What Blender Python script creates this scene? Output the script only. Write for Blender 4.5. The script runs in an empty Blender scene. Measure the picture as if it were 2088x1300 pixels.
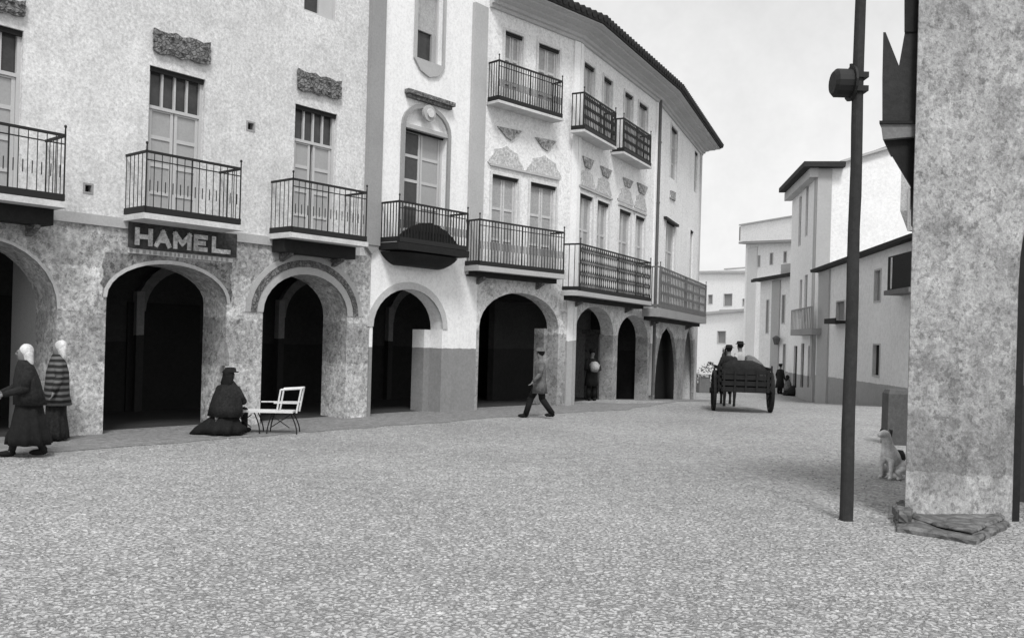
import bpy, math, random
from mathutils import Vector, Matrix
from mathutils.geometry import tessellate_polygon
random.seed(7)
R = math.radians
sc = bpy.context.scene
COL = sc.collection
# ------------------------------------------------------------------ camera model
FPX, CX, HY, PH, H = 1800.0, 1044.0, 691.0, R(1.6), 1.9
S_, C_ = math.sin(PH), math.cos(PH)
def ray(x, y):
    dx = x - CX; dy = HY - y
    return (dx*C_ - dy*S_)/FPX, (dx*S_ + dy*C_)/FPX
def gz(X, Y):
    return -0.055*min(14.0, max(0.0, Y-29.0))
def gnd(x, y):
    a, b = ray(x, y)
    z = 0.0
    for _ in range(30):
        D = (z-H)/b
        z = 0.5*z + 0.5*gz(a*D, D)
    return Vector((a*D, D, gz(a*D, D)))
def at(x, y, D):
    a, b = ray(x, y)
    return Vector((a*D, D, H+b*D))
cam = bpy.data.cameras.new('camera'); co = bpy.data.objects.new('camera', cam); COL.objects.link(co)
cam.sensor_width = 36; cam.lens = FPX/2088*36; cam.shift_y = (HY-650)/2088; cam.clip_end = 3000; cam.clip_start = .05
co.matrix_world = Matrix.Translation((0, 0, H)) @ Matrix.Rotation(math.pi/2, 4, 'X') @ Matrix.Rotation(PH, 4, 'Z')
sc.camera = co

# ------------------------------------------------------------------ materials
def N(t, k, **kw):
    n = t.nodes.new(k)
    for a, v in kw.items(): setattr(n, a, v)
    return n
def math_node(t, op, a, b=None, clamp=False):
    n = N(t, 'ShaderNodeMath', operation=op, use_clamp=clamp)
    for i, v in enumerate((a, b)):
        if v is None: continue
        if hasattr(v, 'links'): t.links.new(v, n.inputs[i])
        else: n.inputs[i].default_value = v
    return n.outputs[0]
def noise(t, vec, scale, detail=3, rough=.6):
    n = N(t, 'ShaderNodeTexNoise'); n.inputs['Scale'].default_value = scale
    n.inputs['Detail'].default_value = detail; n.inputs['Roughness'].default_value = rough
    t.links.new(vec, n.inputs['Vector']); return n.outputs['Fac']
def mat(name, base, large=.12, ls=.7, grain=.12, gs=25, rough=.9, bump=.25, bands=None, speck=0, cells=0, cs=6, metal=0, objco=False, patches=None, squash=None, bj=.10, det=4, mid=0, ms=4, streak=0, patch=0):
    """grey surface: base albedo, large stains, fine grain; bands = [(z, albedo)...] = paint bands by height"""
    m = bpy.data.materials.new(name); m.use_nodes = True; t = m.node_tree
    b = t.nodes['Principled BSDF']; b.inputs['Roughness'].default_value = rough; b.inputs['Metallic'].default_value = metal
    b.inputs['Specular IOR Level'].default_value = .25
    if objco: vec = N(t, 'ShaderNodeTexCoord').outputs['Object']
    else: vec = N(t, 'ShaderNodeNewGeometry').outputs['Position']
    vv = vec
    if squash:
        vm = N(t, 'ShaderNodeVectorMath', operation='MULTIPLY'); vm.inputs[1].default_value = squash
        t.links.new(vec, vm.inputs[0]); vv = vm.outputs[0]
    n1 = noise(t, vec, ls, 4, .6); n2 = noise(t, vv, gs, det, .85)
    if bands:
        sx = N(t, 'ShaderNodeSeparateXYZ'); t.links.new(vec, sx.inputs[0])
        nb = noise(t, vec, 2.2, 3, .7)
        z = math_node(t, 'ADD', sx.outputs['Z'], math_node(t, 'MULTIPLY', math_node(t, 'SUBTRACT', nb, .5), bj))
        cur = None
        for zb, al in bands:
            if cur is None: cur = al; continue_val = True; node = None
            else:
                step = math_node(t, 'GREATER_THAN', z, zb)
                prev = node if node is not None else cur
                mm = N(t, 'ShaderNodeMix'); mm.data_type = 'FLOAT'
                t.links.new(step, mm.inputs[0])
                if hasattr(prev, 'links'): t.links.new(prev, mm.inputs[2])
                else: mm.inputs[2].default_value = prev
                mm.inputs[3].default_value = al
                node = mm.outputs[0]
        val = node
    else: val = base
    f1 = math_node(t, 'ADD', math_node(t, 'MULTIPLY', math_node(t, 'SUBTRACT', n1, .5), large*4), 1.0)
    f2 = math_node(t, 'ADD', math_node(t, 'MULTIPLY', math_node(t, 'SUBTRACT', n2, .5), grain*5), 1.0)
    v = math_node(t, 'MULTIPLY', math_node(t, 'MULTIPLY', f1, f2), val)
    if streak:
        sv = N(t, 'ShaderNodeVectorMath', operation='MULTIPLY'); sv.inputs[1].default_value = (5, 5, .35); t.links.new(vec, sv.inputs[0])
        n6 = noise(t, sv.outputs[0], 1.0, 5, .7); n7 = noise(t, vec, .8, 2, .5)
        q = math_node(t, 'MULTIPLY', math_node(t, 'SUBTRACT', n6, .45, True), math_node(t, 'MULTIPLY', n7, streak*8))
        v = math_node(t, 'MULTIPLY', v, math_node(t, 'SUBTRACT', 1.0, q, True))
    if patch:
        n8 = noise(t, vec, 1.7, 5, .65)
        q = math_node(t, 'MULTIPLY', math_node(t, 'GREATER_THAN', n8, .54), patch)
        v = math_node(t, 'MULTIPLY', v, math_node(t, 'SUBTRACT', 1.0, q))
    if mid:
        n5 = noise(t, vv, ms, 3, .7)
        v = math_node(t, 'MULTIPLY', v, math_node(t, 'ADD', math_node(t, 'MULTIPLY', math_node(t, 'SUBTRACT', n5, .5), mid*5), 1.0))
    h = n2
    if cells:
        vo = N(t, 'ShaderNodeTexVoronoi'); vo.inputs['Scale'].default_value = cs; t.links.new(vv, vo.inputs['Vector'])
        bw = N(t, 'ShaderNodeRGBToBW'); t.links.new(vo.outputs['Color'], bw.inputs[0])
        v = math_node(t, 'MULTIPLY', v, math_node(t, 'ADD', math_node(t, 'MULTIPLY', math_node(t, 'SUBTRACT', bw.outputs[0], .5), cells*2), 1.0))
        e = N(t, 'ShaderNodeTexVoronoi', feature='DISTANCE_TO_EDGE'); e.inputs['Scale'].default_value = cs; t.links.new(vv, e.inputs['Vector'])
        ed = math_node(t, 'MULTIPLY', e.outputs['Distance'], 5.0, True)
        v = math_node(t, 'MULTIPLY', v, math_node(t, 'ADD', math_node(t, 'MULTIPLY', ed, min(.5, cells)), 1-min(.5, cells)))
        h = ed
    if speck:
        n3 = noise(t, vec, 9, 2, .8); n4 = noise(t, vec, 1.3, 2, .5)
        thr = math_node(t, 'ADD', math_node(t, 'MULTIPLY', n4, -.25), .72)
        s = math_node(t, 'GREATER_THAN', n3, thr)
        v = math_node(t, 'MULTIPLY', v, math_node(t, 'SUBTRACT', 1.0, math_node(t, 'MULTIPLY', s, speck)))
    v = math_node(t, 'MAXIMUM', math_node(t, 'MINIMUM', v, .86), .006)
    cb = N(t, 'ShaderNodeCombineColor')
    for i in range(3): t.links.new(v, cb.inputs[i])
    t.links.new(cb.outputs[0], b.inputs['Base Color'])
    if bump:
        bp = N(t, 'ShaderNodeBump'); bp.inputs['Strength'].default_value = bump; bp.inputs['Distance'].default_value = .02
        t.links.new(h, bp.inputs['Height']); t.links.new(bp.outputs[0], b.inputs['Normal'])
    return m
M = {}
M['ground'] = mat('ground_gravel', .375, .18, .30, .65, 15, bump=.9, det=7, mid=.18, ms=5, cells=.20, cs=17)
M['pave'] = mat('pavement_cobbles', .20, .10, .5, .50, 12, bump=.8, det=6, mid=.25, ms=5)
M['passage_floor'] = mat('passage_floor', .035, .2, .8, .3, 12)  # shade inside the arches painted in as a darker floor
M['h1low'] = mat('patterned_house_front', .3, .20, 1.2, .50, 12, bump=.6, bands=[(0, .50), (1.25, .37), (2.15, .54), (3.0, .40)], speck=.32, det=5, bj=.35, mid=.18, ms=6, patch=.22)
M['h1up'] = mat('limewash_grey', .63, .13, .45, .34, 17, bump=.35, mid=.07, ms=4, streak=.07, patch=.06)
M['h2'] = mat('white_limewash', .74, .04, .8, .16, 14, bump=.2, bands=[(0, .25), (1.62, .82)], bj=.06, streak=.07, mid=.05, ms=5)
M['h3'] = mat('white_painted_front', .76, .07, .7, .24, 13, bump=.25, speck=.13, streak=.08)
M['h3low'] = mat('white_painted_base', .7, .10, .9, .30, 12, bump=.3, bands=[(0, .30), (1.3, .38), (2.1, .62)], speck=.3, bj=.5, mid=.12, ms=7, patch=.22)
M['pil'] = mat('pilaster_grey', .29, .10, .8, .12, 20)
M['pil2'] = mat('pilaster_light_grey', .42, .10, .8, .12, 20)
M['stone'] = mat('carved_stone', .17, .15, 3, .6, 14, bump=.9, cells=.3, cs=12)
M['stonelt'] = mat('pale_stone', .48, .12, 1.5, .16, 18)
M['slab'] = mat('slab_pale', .55, .16, 2.5, .16, 14)
M['iron'] = mat('black_iron', .018, .05, 2, .05, 30, rough=.6, bump=0)
M['irong'] = mat('grey_iron', .10, .1, 2, .2, 12, rough=.6, bump=0)
M['innerrib'] = mat('passage_rib', .17, .2, 2, .3, 12)
M['paint'] = mat('door_paint_pale', .47, .05, 2, .07, 30, rough=.6, bump=.1)
M['paintd'] = mat('door_panel_grey', .34, .06, 2, .10, 25, rough=.6, bump=.1)
M['glass'] = mat('dark_glass', .055, .3, 1.5, .2, 8, rough=.15, bump=0)
M['dark'] = mat('dark_wood_and_shade', .014, .15, 2, .3, 12, rough=.8)  # dark wood, also the colour of pieces that stand in for shade
M['shut3'] = mat('pale_shutter', .50, .08, 2, .22, 18, rough=.7, bump=.1)
M['shut3p'] = mat('pale_shutter_panel', .33, .08, 2, .25, 18, rough=.7, bump=.1)  # panel colour darkened to deepen the shade of the recess
M['lattice'] = mat('weathered_lattice_iron', .13, .1, 2, .2, 12, rough=.6, bump=0)
M['trim'] = mat('pale_trim', .60, .1, 2, .2, 16)
M['h2strip'] = mat('white_strip', .80, .05, .8, .14, 14, bands=[(0, .36), (1.9, .80)], bj=.2)
M['stucco'] = mat('stucco_ornament', .50, .15, 3, .5, 16, bump=1, mid=.25, ms=14)
M['farpil'] = mat('far_pilaster_pale', .60, .06, .8, .08, 8)
M['inner'] = mat('shaded_passage_wall', .02, .2, .8, .3, 8, bands=[(0, .018), (1.6, .034)])  # near-black colour carries the shade of the arcade interior
M['innerlt'] = mat('lit_passage_wall', .12, .2, .8, .3, 8, speck=.4)  # lighter copy of the passage wall: light in this bay painted in
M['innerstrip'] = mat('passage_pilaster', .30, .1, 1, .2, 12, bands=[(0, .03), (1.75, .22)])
M['soffit'] = mat('plastered_cornice', .46, .08, 1, .12, 16)
M['tile'] = mat('roof_tile', .035, .15, 2, .25, 9)
M['tilegrey'] = mat('roof_tile_pale', .42, .08, 1, .12, 8)
M['pier'] = mat('rough_plaster_pier', .36, .24, 1.3, .6, 22, bump=.8, bands=[(0, .40), (.52, .28), (1.25, .31), (1.8, .38)], speck=.30, det=7, bj=.4, mid=.22, ms=6, patch=.20, streak=.15)
M['base'] = mat('worn_base_stone', .15, .25, 4, .35, 12, bump=1.0, cells=.3, cs=5)
M['farwhite'] = mat('far_white_wall', .84, .05, .4, .14, 6, bump=.1, streak=.04, bands=[(-9, .85), (-3, .85)])
M['farN'] = mat('low_house_wall', .68, .08, .4, .14, 6, bump=.1, bands=[(-5, .38), (.6, .80)], bj=.08)
M['farT'] = mat('tall_house_wall', .74, .06, .3, .14, 7, bump=.1, streak=.04, bands=[(-5, .36), (.45, .80)])
M['fargrey'] = mat('far_pilaster', .42, .06, .8, .08, 8)
M['farshut'] = mat('far_shutter', .24, .1, 1, .1, 8)
M['wood'] = mat('weathered_pole_wood', .032, .2, 3, .25, 14, objco=True)
M['whitewood'] = mat('white_painted_wood', .62, .1, 4, .12, 20, objco=True)
M['greywood'] = mat('grey_wood', .16, .15, 4, .2, 20, objco=True)
M['cloth_black'] = mat('black_cloth', .009, .35, 5, .5, 30, objco=True, bump=.4)
M['cloth_dark'] = mat('dark_wool', .015, .35, 7, .7, 26, objco=True, bump=.5)
M['cloth_grey'] = mat('grey_cloth', .12, .35, 7, .5, 22, objco=True, bump=.4)
M['cloth_mid'] = mat('pale_cloth', .38, .15, 4, .3, 22, objco=True, bump=.4)
M['cloth_white'] = mat('white_cloth', .56, .25, 9, .3, 20, objco=True, bump=.4)
M['skin'] = mat('skin', .17, .05, 5, .08, 20, objco=True, bump=0)
M['fur_dark'] = mat('dark_fur', .03, .2, 4, .4, 22, objco=True)
M['fur_white'] = mat('white_fur', .6, .3, 5, .3, 22, objco=True)
M['leaf'] = mat('dark_leaves', .05, .3, 3, .4, 12)
def stripe_mat():
    m = bpy.data.materials.new('striped_shawl'); m.use_nodes = True; t = m.node_tree; b = t.nodes['Principled BSDF']
    b.inputs['Roughness'].default_value = .9
    w = N(t, 'ShaderNodeTexWave', bands_direction='Z'); w.inputs['Scale'].default_value = 3.3; w.inputs['Distortion'].default_value = 1.2
    t.links.new(N(t, 'ShaderNodeTexCoord').outputs['Object'], w.inputs['Vector'])
    r = N(t, 'ShaderNodeValToRGB'); t.links.new(w.outputs['Fac'], r.inputs[0])
    r.color_ramp.elements[0].color = (.008,)*3+(1,); r.color_ramp.elements[1].color = (.11,)*3+(1,)
    r.color_ramp.elements[0].position = .35; r.color_ramp.elements[1].position = .75
    t.links.new(r.outputs[0], b.inputs['Base Color']); return m
M['stripe'] = stripe_mat()

# ------------------------------------------------------------------ objects
def tag(o, label=None, cat=None, group=None, kind=None):
    if label: o['label'] = label
    if cat: o['category'] = cat
    if group: o['group'] = group
    if kind: o['kind'] = kind
    return o
def thing(name, label, cat, loc, rz=0, group=None):
    o = bpy.data.objects.new(name, None); COL.objects.link(o); o.empty_display_size = .2
    o.matrix_world = Matrix.Translation(loc) @ Matrix.Rotation(rz, 4, 'Z')
    o['wm'] = [v for r in (Matrix.Translation(loc) @ Matrix.Rotation(rz, 4, 'Z')) for v in r]
    return tag(o, label, cat, group)
def wm(o):
    if o is None: return Matrix.Identity(4)
    v = list(o['wm']); return Matrix([v[0:4], v[4:8], v[8:12], v[12:16]])
class MB:
    def __init__(s): s.v = []; s.f = []; s.n0 = 0
    def add(s, vs, fs):
        n = len(s.v); s.v += [Vector(v) for v in vs]; s.f += [tuple(i+n for i in f) for f in fs]; return s
    def hexa(s, c):   # 0-3 bottom ring, 4-7 top ring
        return s.add(c, [(0, 3, 2, 1), (4, 5, 6, 7), (0, 1, 5, 4), (1, 2, 6, 5), (2, 3, 7, 6), (3, 0, 4, 7)])
    def box(s, x0, x1, y0, y1, z0, z1):
        return s.hexa([(x0, y0, z0), (x1, y0, z0), (x1, y1, z0), (x0, y1, z0), (x0, y0, z1), (x1, y0, z1), (x1, y1, z1), (x0, y1, z1)])
    def tube(s, p, q, r0, r1=None, n=8, cap=True):
        p = Vector(p); q = Vector(q); r1 = r0 if r1 is None else r1
        d = (q-p).normalized(); a = d.orthogonal().normalized(); b = d.cross(a)
        vs = []
        for c, r in ((p, r0), (q, r1)):
            for i in range(n):
                t = 2*math.pi*i/n; vs.append(c+a*(r*math.cos(t))+b*(r*math.sin(t)))
        fs = [(i, (i+1) % n, n+(i+1) % n, n+i) for i in range(n)]
        if cap: fs += [tuple(reversed(range(n))), tuple(range(n, 2*n))]
        return s.add(vs, fs)
    def loft(s, rings, n=20, cap=True):   # rings of (cx,cy,z,rx,ry[,foldamp,foldk])
        vs = []
        for ri, g in enumerate(rings):
            cx, cy, z, rx, ry = g[:5]; fa = g[5] if len(g) > 5 else 0; fk = g[6] if len(g) > 6 else 7
            for i in range(n):
                t = 2*math.pi*i/n; k = 1+fa*math.sin(fk*t+.4*ri)+fa*.6*math.sin((fk*1.0+3)*t)
                vs.append((cx+rx*k*math.cos(t), cy+ry*k*math.sin(t), z))
        fs = []
        for j in range(len(rings)-1):
            for i in range(n): fs.append((j*n+i, j*n+(i+1) % n, (j+1)*n+(i+1) % n, (j+1)*n+i))
        if cap: fs += [tuple(reversed(range(n))), tuple(range((len(rings)-1)*n, len(rings)*n))]
        return s.add(vs, fs)
    def ball(s, c, rx, ry, rz, n=12, jit=0):
        c = Vector(c); rings = []
        vs = [c+Vector((0, 0, -rz))]
        for j in range(1, n//2):
            ph = -math.pi/2+math.pi*j/(n//2)
            for i in range(n):
                t = 2*math.pi*i/n; k = 1+jit*(random.random()-.5)
                vs.append(c+Vector((rx*k*math.cos(ph)*math.cos(t), ry*k*math.cos(ph)*math.sin(t), rz*k*math.sin(ph))))
        vs.append(c+Vector((0, 0, rz))); fs = []
        m = n//2-1
        for i in range(n):
            fs.append((0, 1+(i+1) % n, 1+i)); fs.append((1+(m-1)*n+i, 1+(m-1)*n+(i+1) % n, len(vs)-1))
        for j in range(m-1):
            for i in range(n): a = 1+j*n; fs.append((a+i, a+(i+1) % n, a+n+(i+1) % n, a+n+i))
        return s.add(vs, fs)
    def prism(s, pts, dirv):     # polygon of 3D points extruded along dirv
        dirv = Vector(dirv); n = len(pts); pts = [Vector(p) for p in pts]
        tris = tessellate_polygon([pts])
        s.add(pts, [tuple(t) for t in tris]); s.add([p+dirv for p in pts], [tuple(reversed(t)) for t in tris])
        s.add(pts+[p+dirv for p in pts], [(i, (i+1) % n, n+(i+1) % n, n+i) for i in range(n)])
        return s
    def build(s, name, m, parent=None, local=False, smooth=False, bevel=0):
        vs = s.v
        W = wm(parent)
        if not local and parent is not None:
            inv = W.inverted(); vs = [inv @ v for v in vs]
        me = bpy.data.meshes.new(name); 
        org = Vector((0, 0, 0))
        if parent is None and not local:
            xs = [v.x for v in vs]; ys = [v.y for v in vs]; zs = [v.z for v in vs]
            org = Vector(((min(xs)+max(xs))/2, (min(ys)+max(ys))/2, min(zs))); vs = [v-org for v in vs]
        me.from_pydata([tuple(v) for v in vs], [], s.f); me.update()
        import bmesh
        bm = bmesh.new(); bm.from_mesh(me); bmesh.ops.remove_doubles(bm, verts=bm.verts, dist=1e-5)
        bmesh.ops.recalc_face_normals(bm, faces=bm.faces); bm.to_mesh(me); bm.free()
        if smooth:
            for p in me.polygons: p.use_smooth = True
        o = bpy.data.objects.new(name, me); COL.objects.link(o); me.materials.append(m)
        o.parent = parent; o.location = org
        if parent is not None: o['wm'] = [v for r in W for v in r]
        if bevel:
            b = o.modifiers.new('bevel', 'BEVEL'); b.width = bevel; b.segments = 2; b.limit_method = 'ANGLE'
        return o
def dirv(g): return Vector((math.sin(R(g)), math.cos(R(g)), 0))
class Frame:
    def __init__(s, P, Q):
        s.P = Vector((P[0], P[1], 0)); s.Q = Vector((Q[0], Q[1], 0)); s.d = (s.Q-s.P).normalized()
        s.n = Vector((s.d.y, -s.d.x, 0)); s.L = (s.Q-s.P).length
        if s.n.dot(-s.P) < 0: s.n = -s.n
    def uz(s, x, y, o=0.0):
        a, b = ray(x, y); O = s.P+s.n*o
        u = (a*O.y-O.x)/(s.d.x-a*s.d.y); D = O.y+u*s.d.y
        return u, H+b*D
    def pt(s, u, z, o=0.0):
        v = s.P+s.d*u+s.n*o; return Vector((v.x, v.y, z))
    def bx(s, mb, u0, u1, z0, z1, o0, o1, z0b=None, z1b=None):
        z0b = z0 if z0b is None else z0b; z1b = z1 if z1b is None else z1b
        return mb.hexa([s.pt(u0, z0, o1), s.pt(u1, z0b, o1), s.pt(u1, z0b, o0), s.pt(u0, z0, o0),
                        s.pt(u0, z1, o1), s.pt(u1, z1b, o1), s.pt(u1, z1b, o0), s.pt(u0, z1, o0)])
    def plate(s, mb, outer, holes, o0, o1):   # polygon (u,z) with holes, between offsets
        loops = [outer]+list(holes)
        V3 = [[Vector((u, z, 0)) for u, z in l] for l in loops]
        tris = tessellate_polygon(V3); flat = [p for l in loops for p in l]
        mb.add([s.pt(u, z, o1) for u, z in flat], [tuple(t) for t in tris])
        mb.add([s.pt(u, z, o0) for u, z in flat], [tuple(reversed(t)) for t in tris])
        for l in loops:
            n = len(l)
            mb.add([s.pt(u, z, o1) for u, z in l]+[s.pt(u, z, o0) for u, z in l], [(i, (i+1) % n, n+(i+1) % n, n+i) for i in range(n)])
        return mb

# ------------------------------------------------------------------ plan of the arcaded row (ground points from the photograph)
def ext(p, g, x, y=800):
    a, _ = ray(x, y); u = dirv(g); t = (a*p.y-p.x)/(u.x-a*u.y); q = p+u*t; q.z = 0; return q
b0 = gnd(210, 885)
P0 = ext(b0, 39.8, -330); P1 = ext(b0, 39.8, 750); P2 = ext(P1, 39.8, 968); P3 = ext(P2, 45, 1163)
P4 = ext(P3, 28, 1328); P5 = ext(P4, 21.5, 1417); P6 = P5+dirv(-60)*6
F1, F2, F3, F4, F5 = Frame(P0, P1), Frame(P1, P2), Frame(P2, P3), Frame(P3, P4), Frame(P4, P5)
def offpoly(P, off):
    n = []; out = []
    for i in range(len(P)-1):
        d = (P[i+1]-P[i]).normalized(); n.append(Vector((d.y, -d.x, 0)))
    for i, p in enumerate(P):
        if i == 0: m = n[0]
        elif i == len(P)-1: m = n[-1]
        else:
            m = n[i-1]+n[i]; m = m*(2/m.length_squared)
        out.append(p+m*off)
    return out
def sweep(mb, P, profile, closed=True, z_of=None):   # profile list of (off, z)
    cols = [offpoly(P, o) for o, z in profile]; k = len(profile); vs = []
    for i in range(len(P)):
        for j, (o, z) in enumerate(profile):
            v = cols[j][i].copy(); v.z = z; vs.append(v)
    fs = []
    for i in range(len(P)-1):
        for j in range(k if closed else k-1):
            fs.append((i*k+j, i*k+(j+1) % k, (i+1)*k+(j+1) % k, (i+1)*k+j))
    if closed: fs += [tuple(range(k)), tuple(reversed(range((len(P)-1)*k, len(P)*k)))]
    return mb.add(vs, fs)

# ------------------------------------------------------------------ ground, pavement
g = MB(); xs = [-120, -60, -30, -15, -5, 0, 5, 10, 15, 20, 30, 60, 120]; ys = [-40, -10, 0, 10, 20, 29, 43, 60, 90, 150, 260]
vs = [(x, y, gz(x, y) if y < 151 else gz(x, 150)) for y in ys for x in xs]; nx = len(xs)
g.add(vs, [(j*nx+i, j*nx+i+1, (j+1)*nx+i+1, (j+1)*nx+i) for j in range(len(ys)-1) for i in range(nx-1)])
tag(g.build('ground', M['ground']), kind='structure')
def subdiv(P, st=.5):
    out = []
    for a, b in zip(P, P[1:]):
        n = max(1, int((b-a).length/st))
        out += [a+(b-a)*(i/n) for i in range(n)]
    return out+[P[-1]]
random.seed(21)
def pebbles(n_, lo, hi, m, nm):
    mb = MB()
    for _ in range(n_):
        x = random.uniform(-60, 2150); y = 838+(random.random()**.8)*480
        if x > 1790 and y < 1118: continue
        p = gnd(x, y); r = random.uniform(lo, hi); a = random.random()*6.28; k = random.uniform(.5, 1)
        c = [p+Vector((r*math.cos(a+i*1.5708)*(1 if i % 2 else k), r*math.sin(a+i*1.5708)*(1 if i % 2 else k), -.004)) for i in range(4)]
        t_ = [p+(q-p)*.6+Vector((0, 0, r*.55)) for q in c]
        n0 = len(mb.v); mb.v += c+t_; mb.f += [(n0+i, n0+(i+1) % 4, n0+4+(i+1) % 4, n0+4+i) for i in range(4)]+[(n0+4, n0+5, n0+6, n0+7)]
    me = bpy.data.meshes.new(nm); me.from_pydata([tuple(v) for v in mb.v], [], mb.f); me.update(); me.materials.append(m)
    o = bpy.data.objects.new(nm, me); COL.objects.link(o); return tag(o, kind='stuff')
tag(pebbles(9000, .008, .022, mat('pebble_grey', .21, .3, 2, .3, 9, bump=0), 'loose_gravel'), 'loose dark gravel scattered over the square', 'gravel')
tag(pebbles(7000, .008, .020, mat('pebble_pale', .44, .2, 2, .3, 9, bump=0), 'loose_chippings'), 'loose pale stone chippings scattered over the square', 'gravel')
pv = MB(); SP = subdiv([P0, P1, P2, P3, P4, P5])
def strip(P, o0, o1, dz):
    A = offpoly(P, o0); B = offpoly(P, o1); vs = []
    for a, b in zip(A, B): vs += [(a.x, a.y, gz(a.x, a.y)+dz), (b.x, b.y, gz(b.x, b.y)+dz)]
    return vs, [(2*i, 2*i+1, 2*i+3, 2*i+2) for i in range(len(P)-1)]
vs_, fs_ = strip(SP, -4.2, 1.85, .006)
for i_ in range(1, len(vs_), 2): vs_[i_] = (vs_[i_][0]+random.uniform(-.09, .09), vs_[i_][1]+random.uniform(-.09, .09), vs_[i_][2])
pv.add(vs_, fs_); tag(pv.build('pavement', M['pave']), kind='structure')
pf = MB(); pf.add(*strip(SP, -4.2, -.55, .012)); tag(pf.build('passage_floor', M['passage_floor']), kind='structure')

# ------------------------------------------------------------------ facade helpers
def arch_pts(uL, uR, zs, za, pointed=False, n=16, zb=-2.0, grow=0.0):
    uL -= grow; uR += grow; za += grow; w = (uR-uL)/2; uc = (uL+uR)/2; pts = [(uL, zb)]
    for i in range(n+1):
        t = i/n
        if pointed:
            if t <= .5: k = t*2; pts.append((uL+w*(1-math.sqrt(max(0, 1-k*k))), zs+(za-zs)*k))
            else: k = (1-t)*2; pts.append((uR-w*(1-math.sqrt(max(0, 1-k*k))), zs+(za-zs)*k))
        else:
            th = math.pi*(1-t); pts.append((uc+w*math.cos(th), zs+(za-zs)*math.sin(th)))
    pts.append((uR, zb)); return pts
def arch_spec(F, xl, xr, ya, ys, xa=None):
    uL, _ = F.uz(xl, 780); uR, _ = F.uz(xr, 780)
    xm = xa or (xl+xr)/2
    _, za = F.uz(xm, ya); _, zs = F.uz((xl+xr)/2, ys); return [uL, uR, zs, za]
def notch_outline(u0, u1, zt, arches, zb=-2.0, zt2=None):
    pts = [(u0, zb)]
    for a in arches: pts += a
    return pts+[(u1, zb), (u1, zt if zt2 is None else zt2), (u0, zt)]
def rect(F, x0, x1, yt, yb=None, z0=None):
    """photo box -> (u0,u1,z0,z1); yt = top at the box centre"""
    u0, _ = F.uz(x0, yt); u1, _ = F.uz(x1, yt); _, z1 = F.uz((x0+x1)/2, yt)
    if z0 is None: _, z0 = F.uz((x0+x1)/2, yb)
    return u0, u1, z0, z1
def loop(r): u0, u1, z0, z1 = r; return [(u0, z0), (u0, z1), (u1, z1), (u1, z0)]
def ring(F, name, m, par, spec, g0, g1, o0=-.02, o1=.03, zb=None, pointed=False):
    zb = spec[2] if zb is None else zb
    A = arch_pts(*spec, pointed, zb=zb, grow=g0); B = arch_pts(*spec, pointed, zb=zb, grow=g1)
    mb = MB(); n = len(A)
    for i in range(n-1):
        a, b, c, d = A[i], A[i+1], B[i+1], B[i]
        if (Vector(a)-Vector(b)).length < 1e-6: continue
        mb.hexa([F.pt(*a, o0), F.pt(*b, o0), F.pt(*c, o0), F.pt(*d, o0), F.pt(*a, o1), F.pt(*b, o1), F.pt(*c, o1), F.pt(*d, o1)])
    return mb.build(name, m, par)
def french_door(F, par, r, transom=.26, panes=4, m=None, mp=None, gap=None, glassleaf=False, rec=.16, rows=4, head=True):
    u0, u1, z0, z1 = r; m = m or M['paint']; mp = mp or M['paintd']; w = .06; zt = z1-(z1-z0)*transom
    fr = MB()
    for a, b, c, d in ((u0, u0+w, z0, z1), (u1-w, u1, z0, z1), (u0+w, u1-w, z1-w, z1)): F.bx(fr, a, b, c, d, -rec-.06, -rec+.04)
    if transom: F.bx(fr, u0+w, u1-w, zt-w/2, zt+w/2, -rec-.06, -rec+.04)
    door = fr.build('french_door', m, par)
    if transom:
        gl = MB(); F.bx(gl, u0+w, u1-w, zt+w/2, z1-w, -rec-.05, -rec-.03); gl.build('transom_glass', M['glass'], door)
        mu = MB()
        for i in range(1, panes):
            u = u0+w+(u1-u0-2*w)*i/panes; F.bx(mu, u-.02, u+.02, zt+w/2, z1-w, -rec-.03, -rec+.02)
        mu.build('glazing_bar', m, door)
    top = zt-w/2 if transom else z1-w
    um = (u0+u1)/2; gp = .012
    for k, (a, b) in enumerate(((u0+w+.004, um-gp), (um+gp, u1-w-.004))):
        if gap is not None and k == 0: b -= gap
        lf = MB(); F.bx(lf, a, b, z0, top-.004, -rec-.06, -rec-.02)
        s = .06
        for (c, d, e, f_) in ((a, a+s, z0, top-.004), (b-s, b, z0, top-.004)): F.bx(lf, c, d, e, f_, -rec-.02, -rec+.012)
        hh = (top-z0)/rows
        for j in range(rows+1):
            zc = z0+hh*j; F.bx(lf, a+s, b-s, max(z0, zc-.035), min(top-.004, zc+.035), -rec-.02, -rec+.01)
        l = lf.build('door_leaf', m, door)
        pn = MB()
        for j in range(rows): F.bx(pn, a+s+.002, b-s-.002, z0+hh*j+.04, z0+hh*(j+1)-.04, -rec-.019, -rec-.008)
        pn.build('door_pane' if glassleaf and k == 0 else 'door_panel', M['glass'] if glassleaf and k == 0 else mp, door)
    if head:
        hd_ = MB(); F.bx(hd_, u0+.01, u1-.01, z1-.09, z1-.004, -rec+.045, -rec+.09); hd_.build('head_shade', M['dark'], door)  # dark strip standing in for the shade line under the lintel
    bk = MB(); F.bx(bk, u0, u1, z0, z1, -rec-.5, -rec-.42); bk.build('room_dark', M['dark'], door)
    return door
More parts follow.
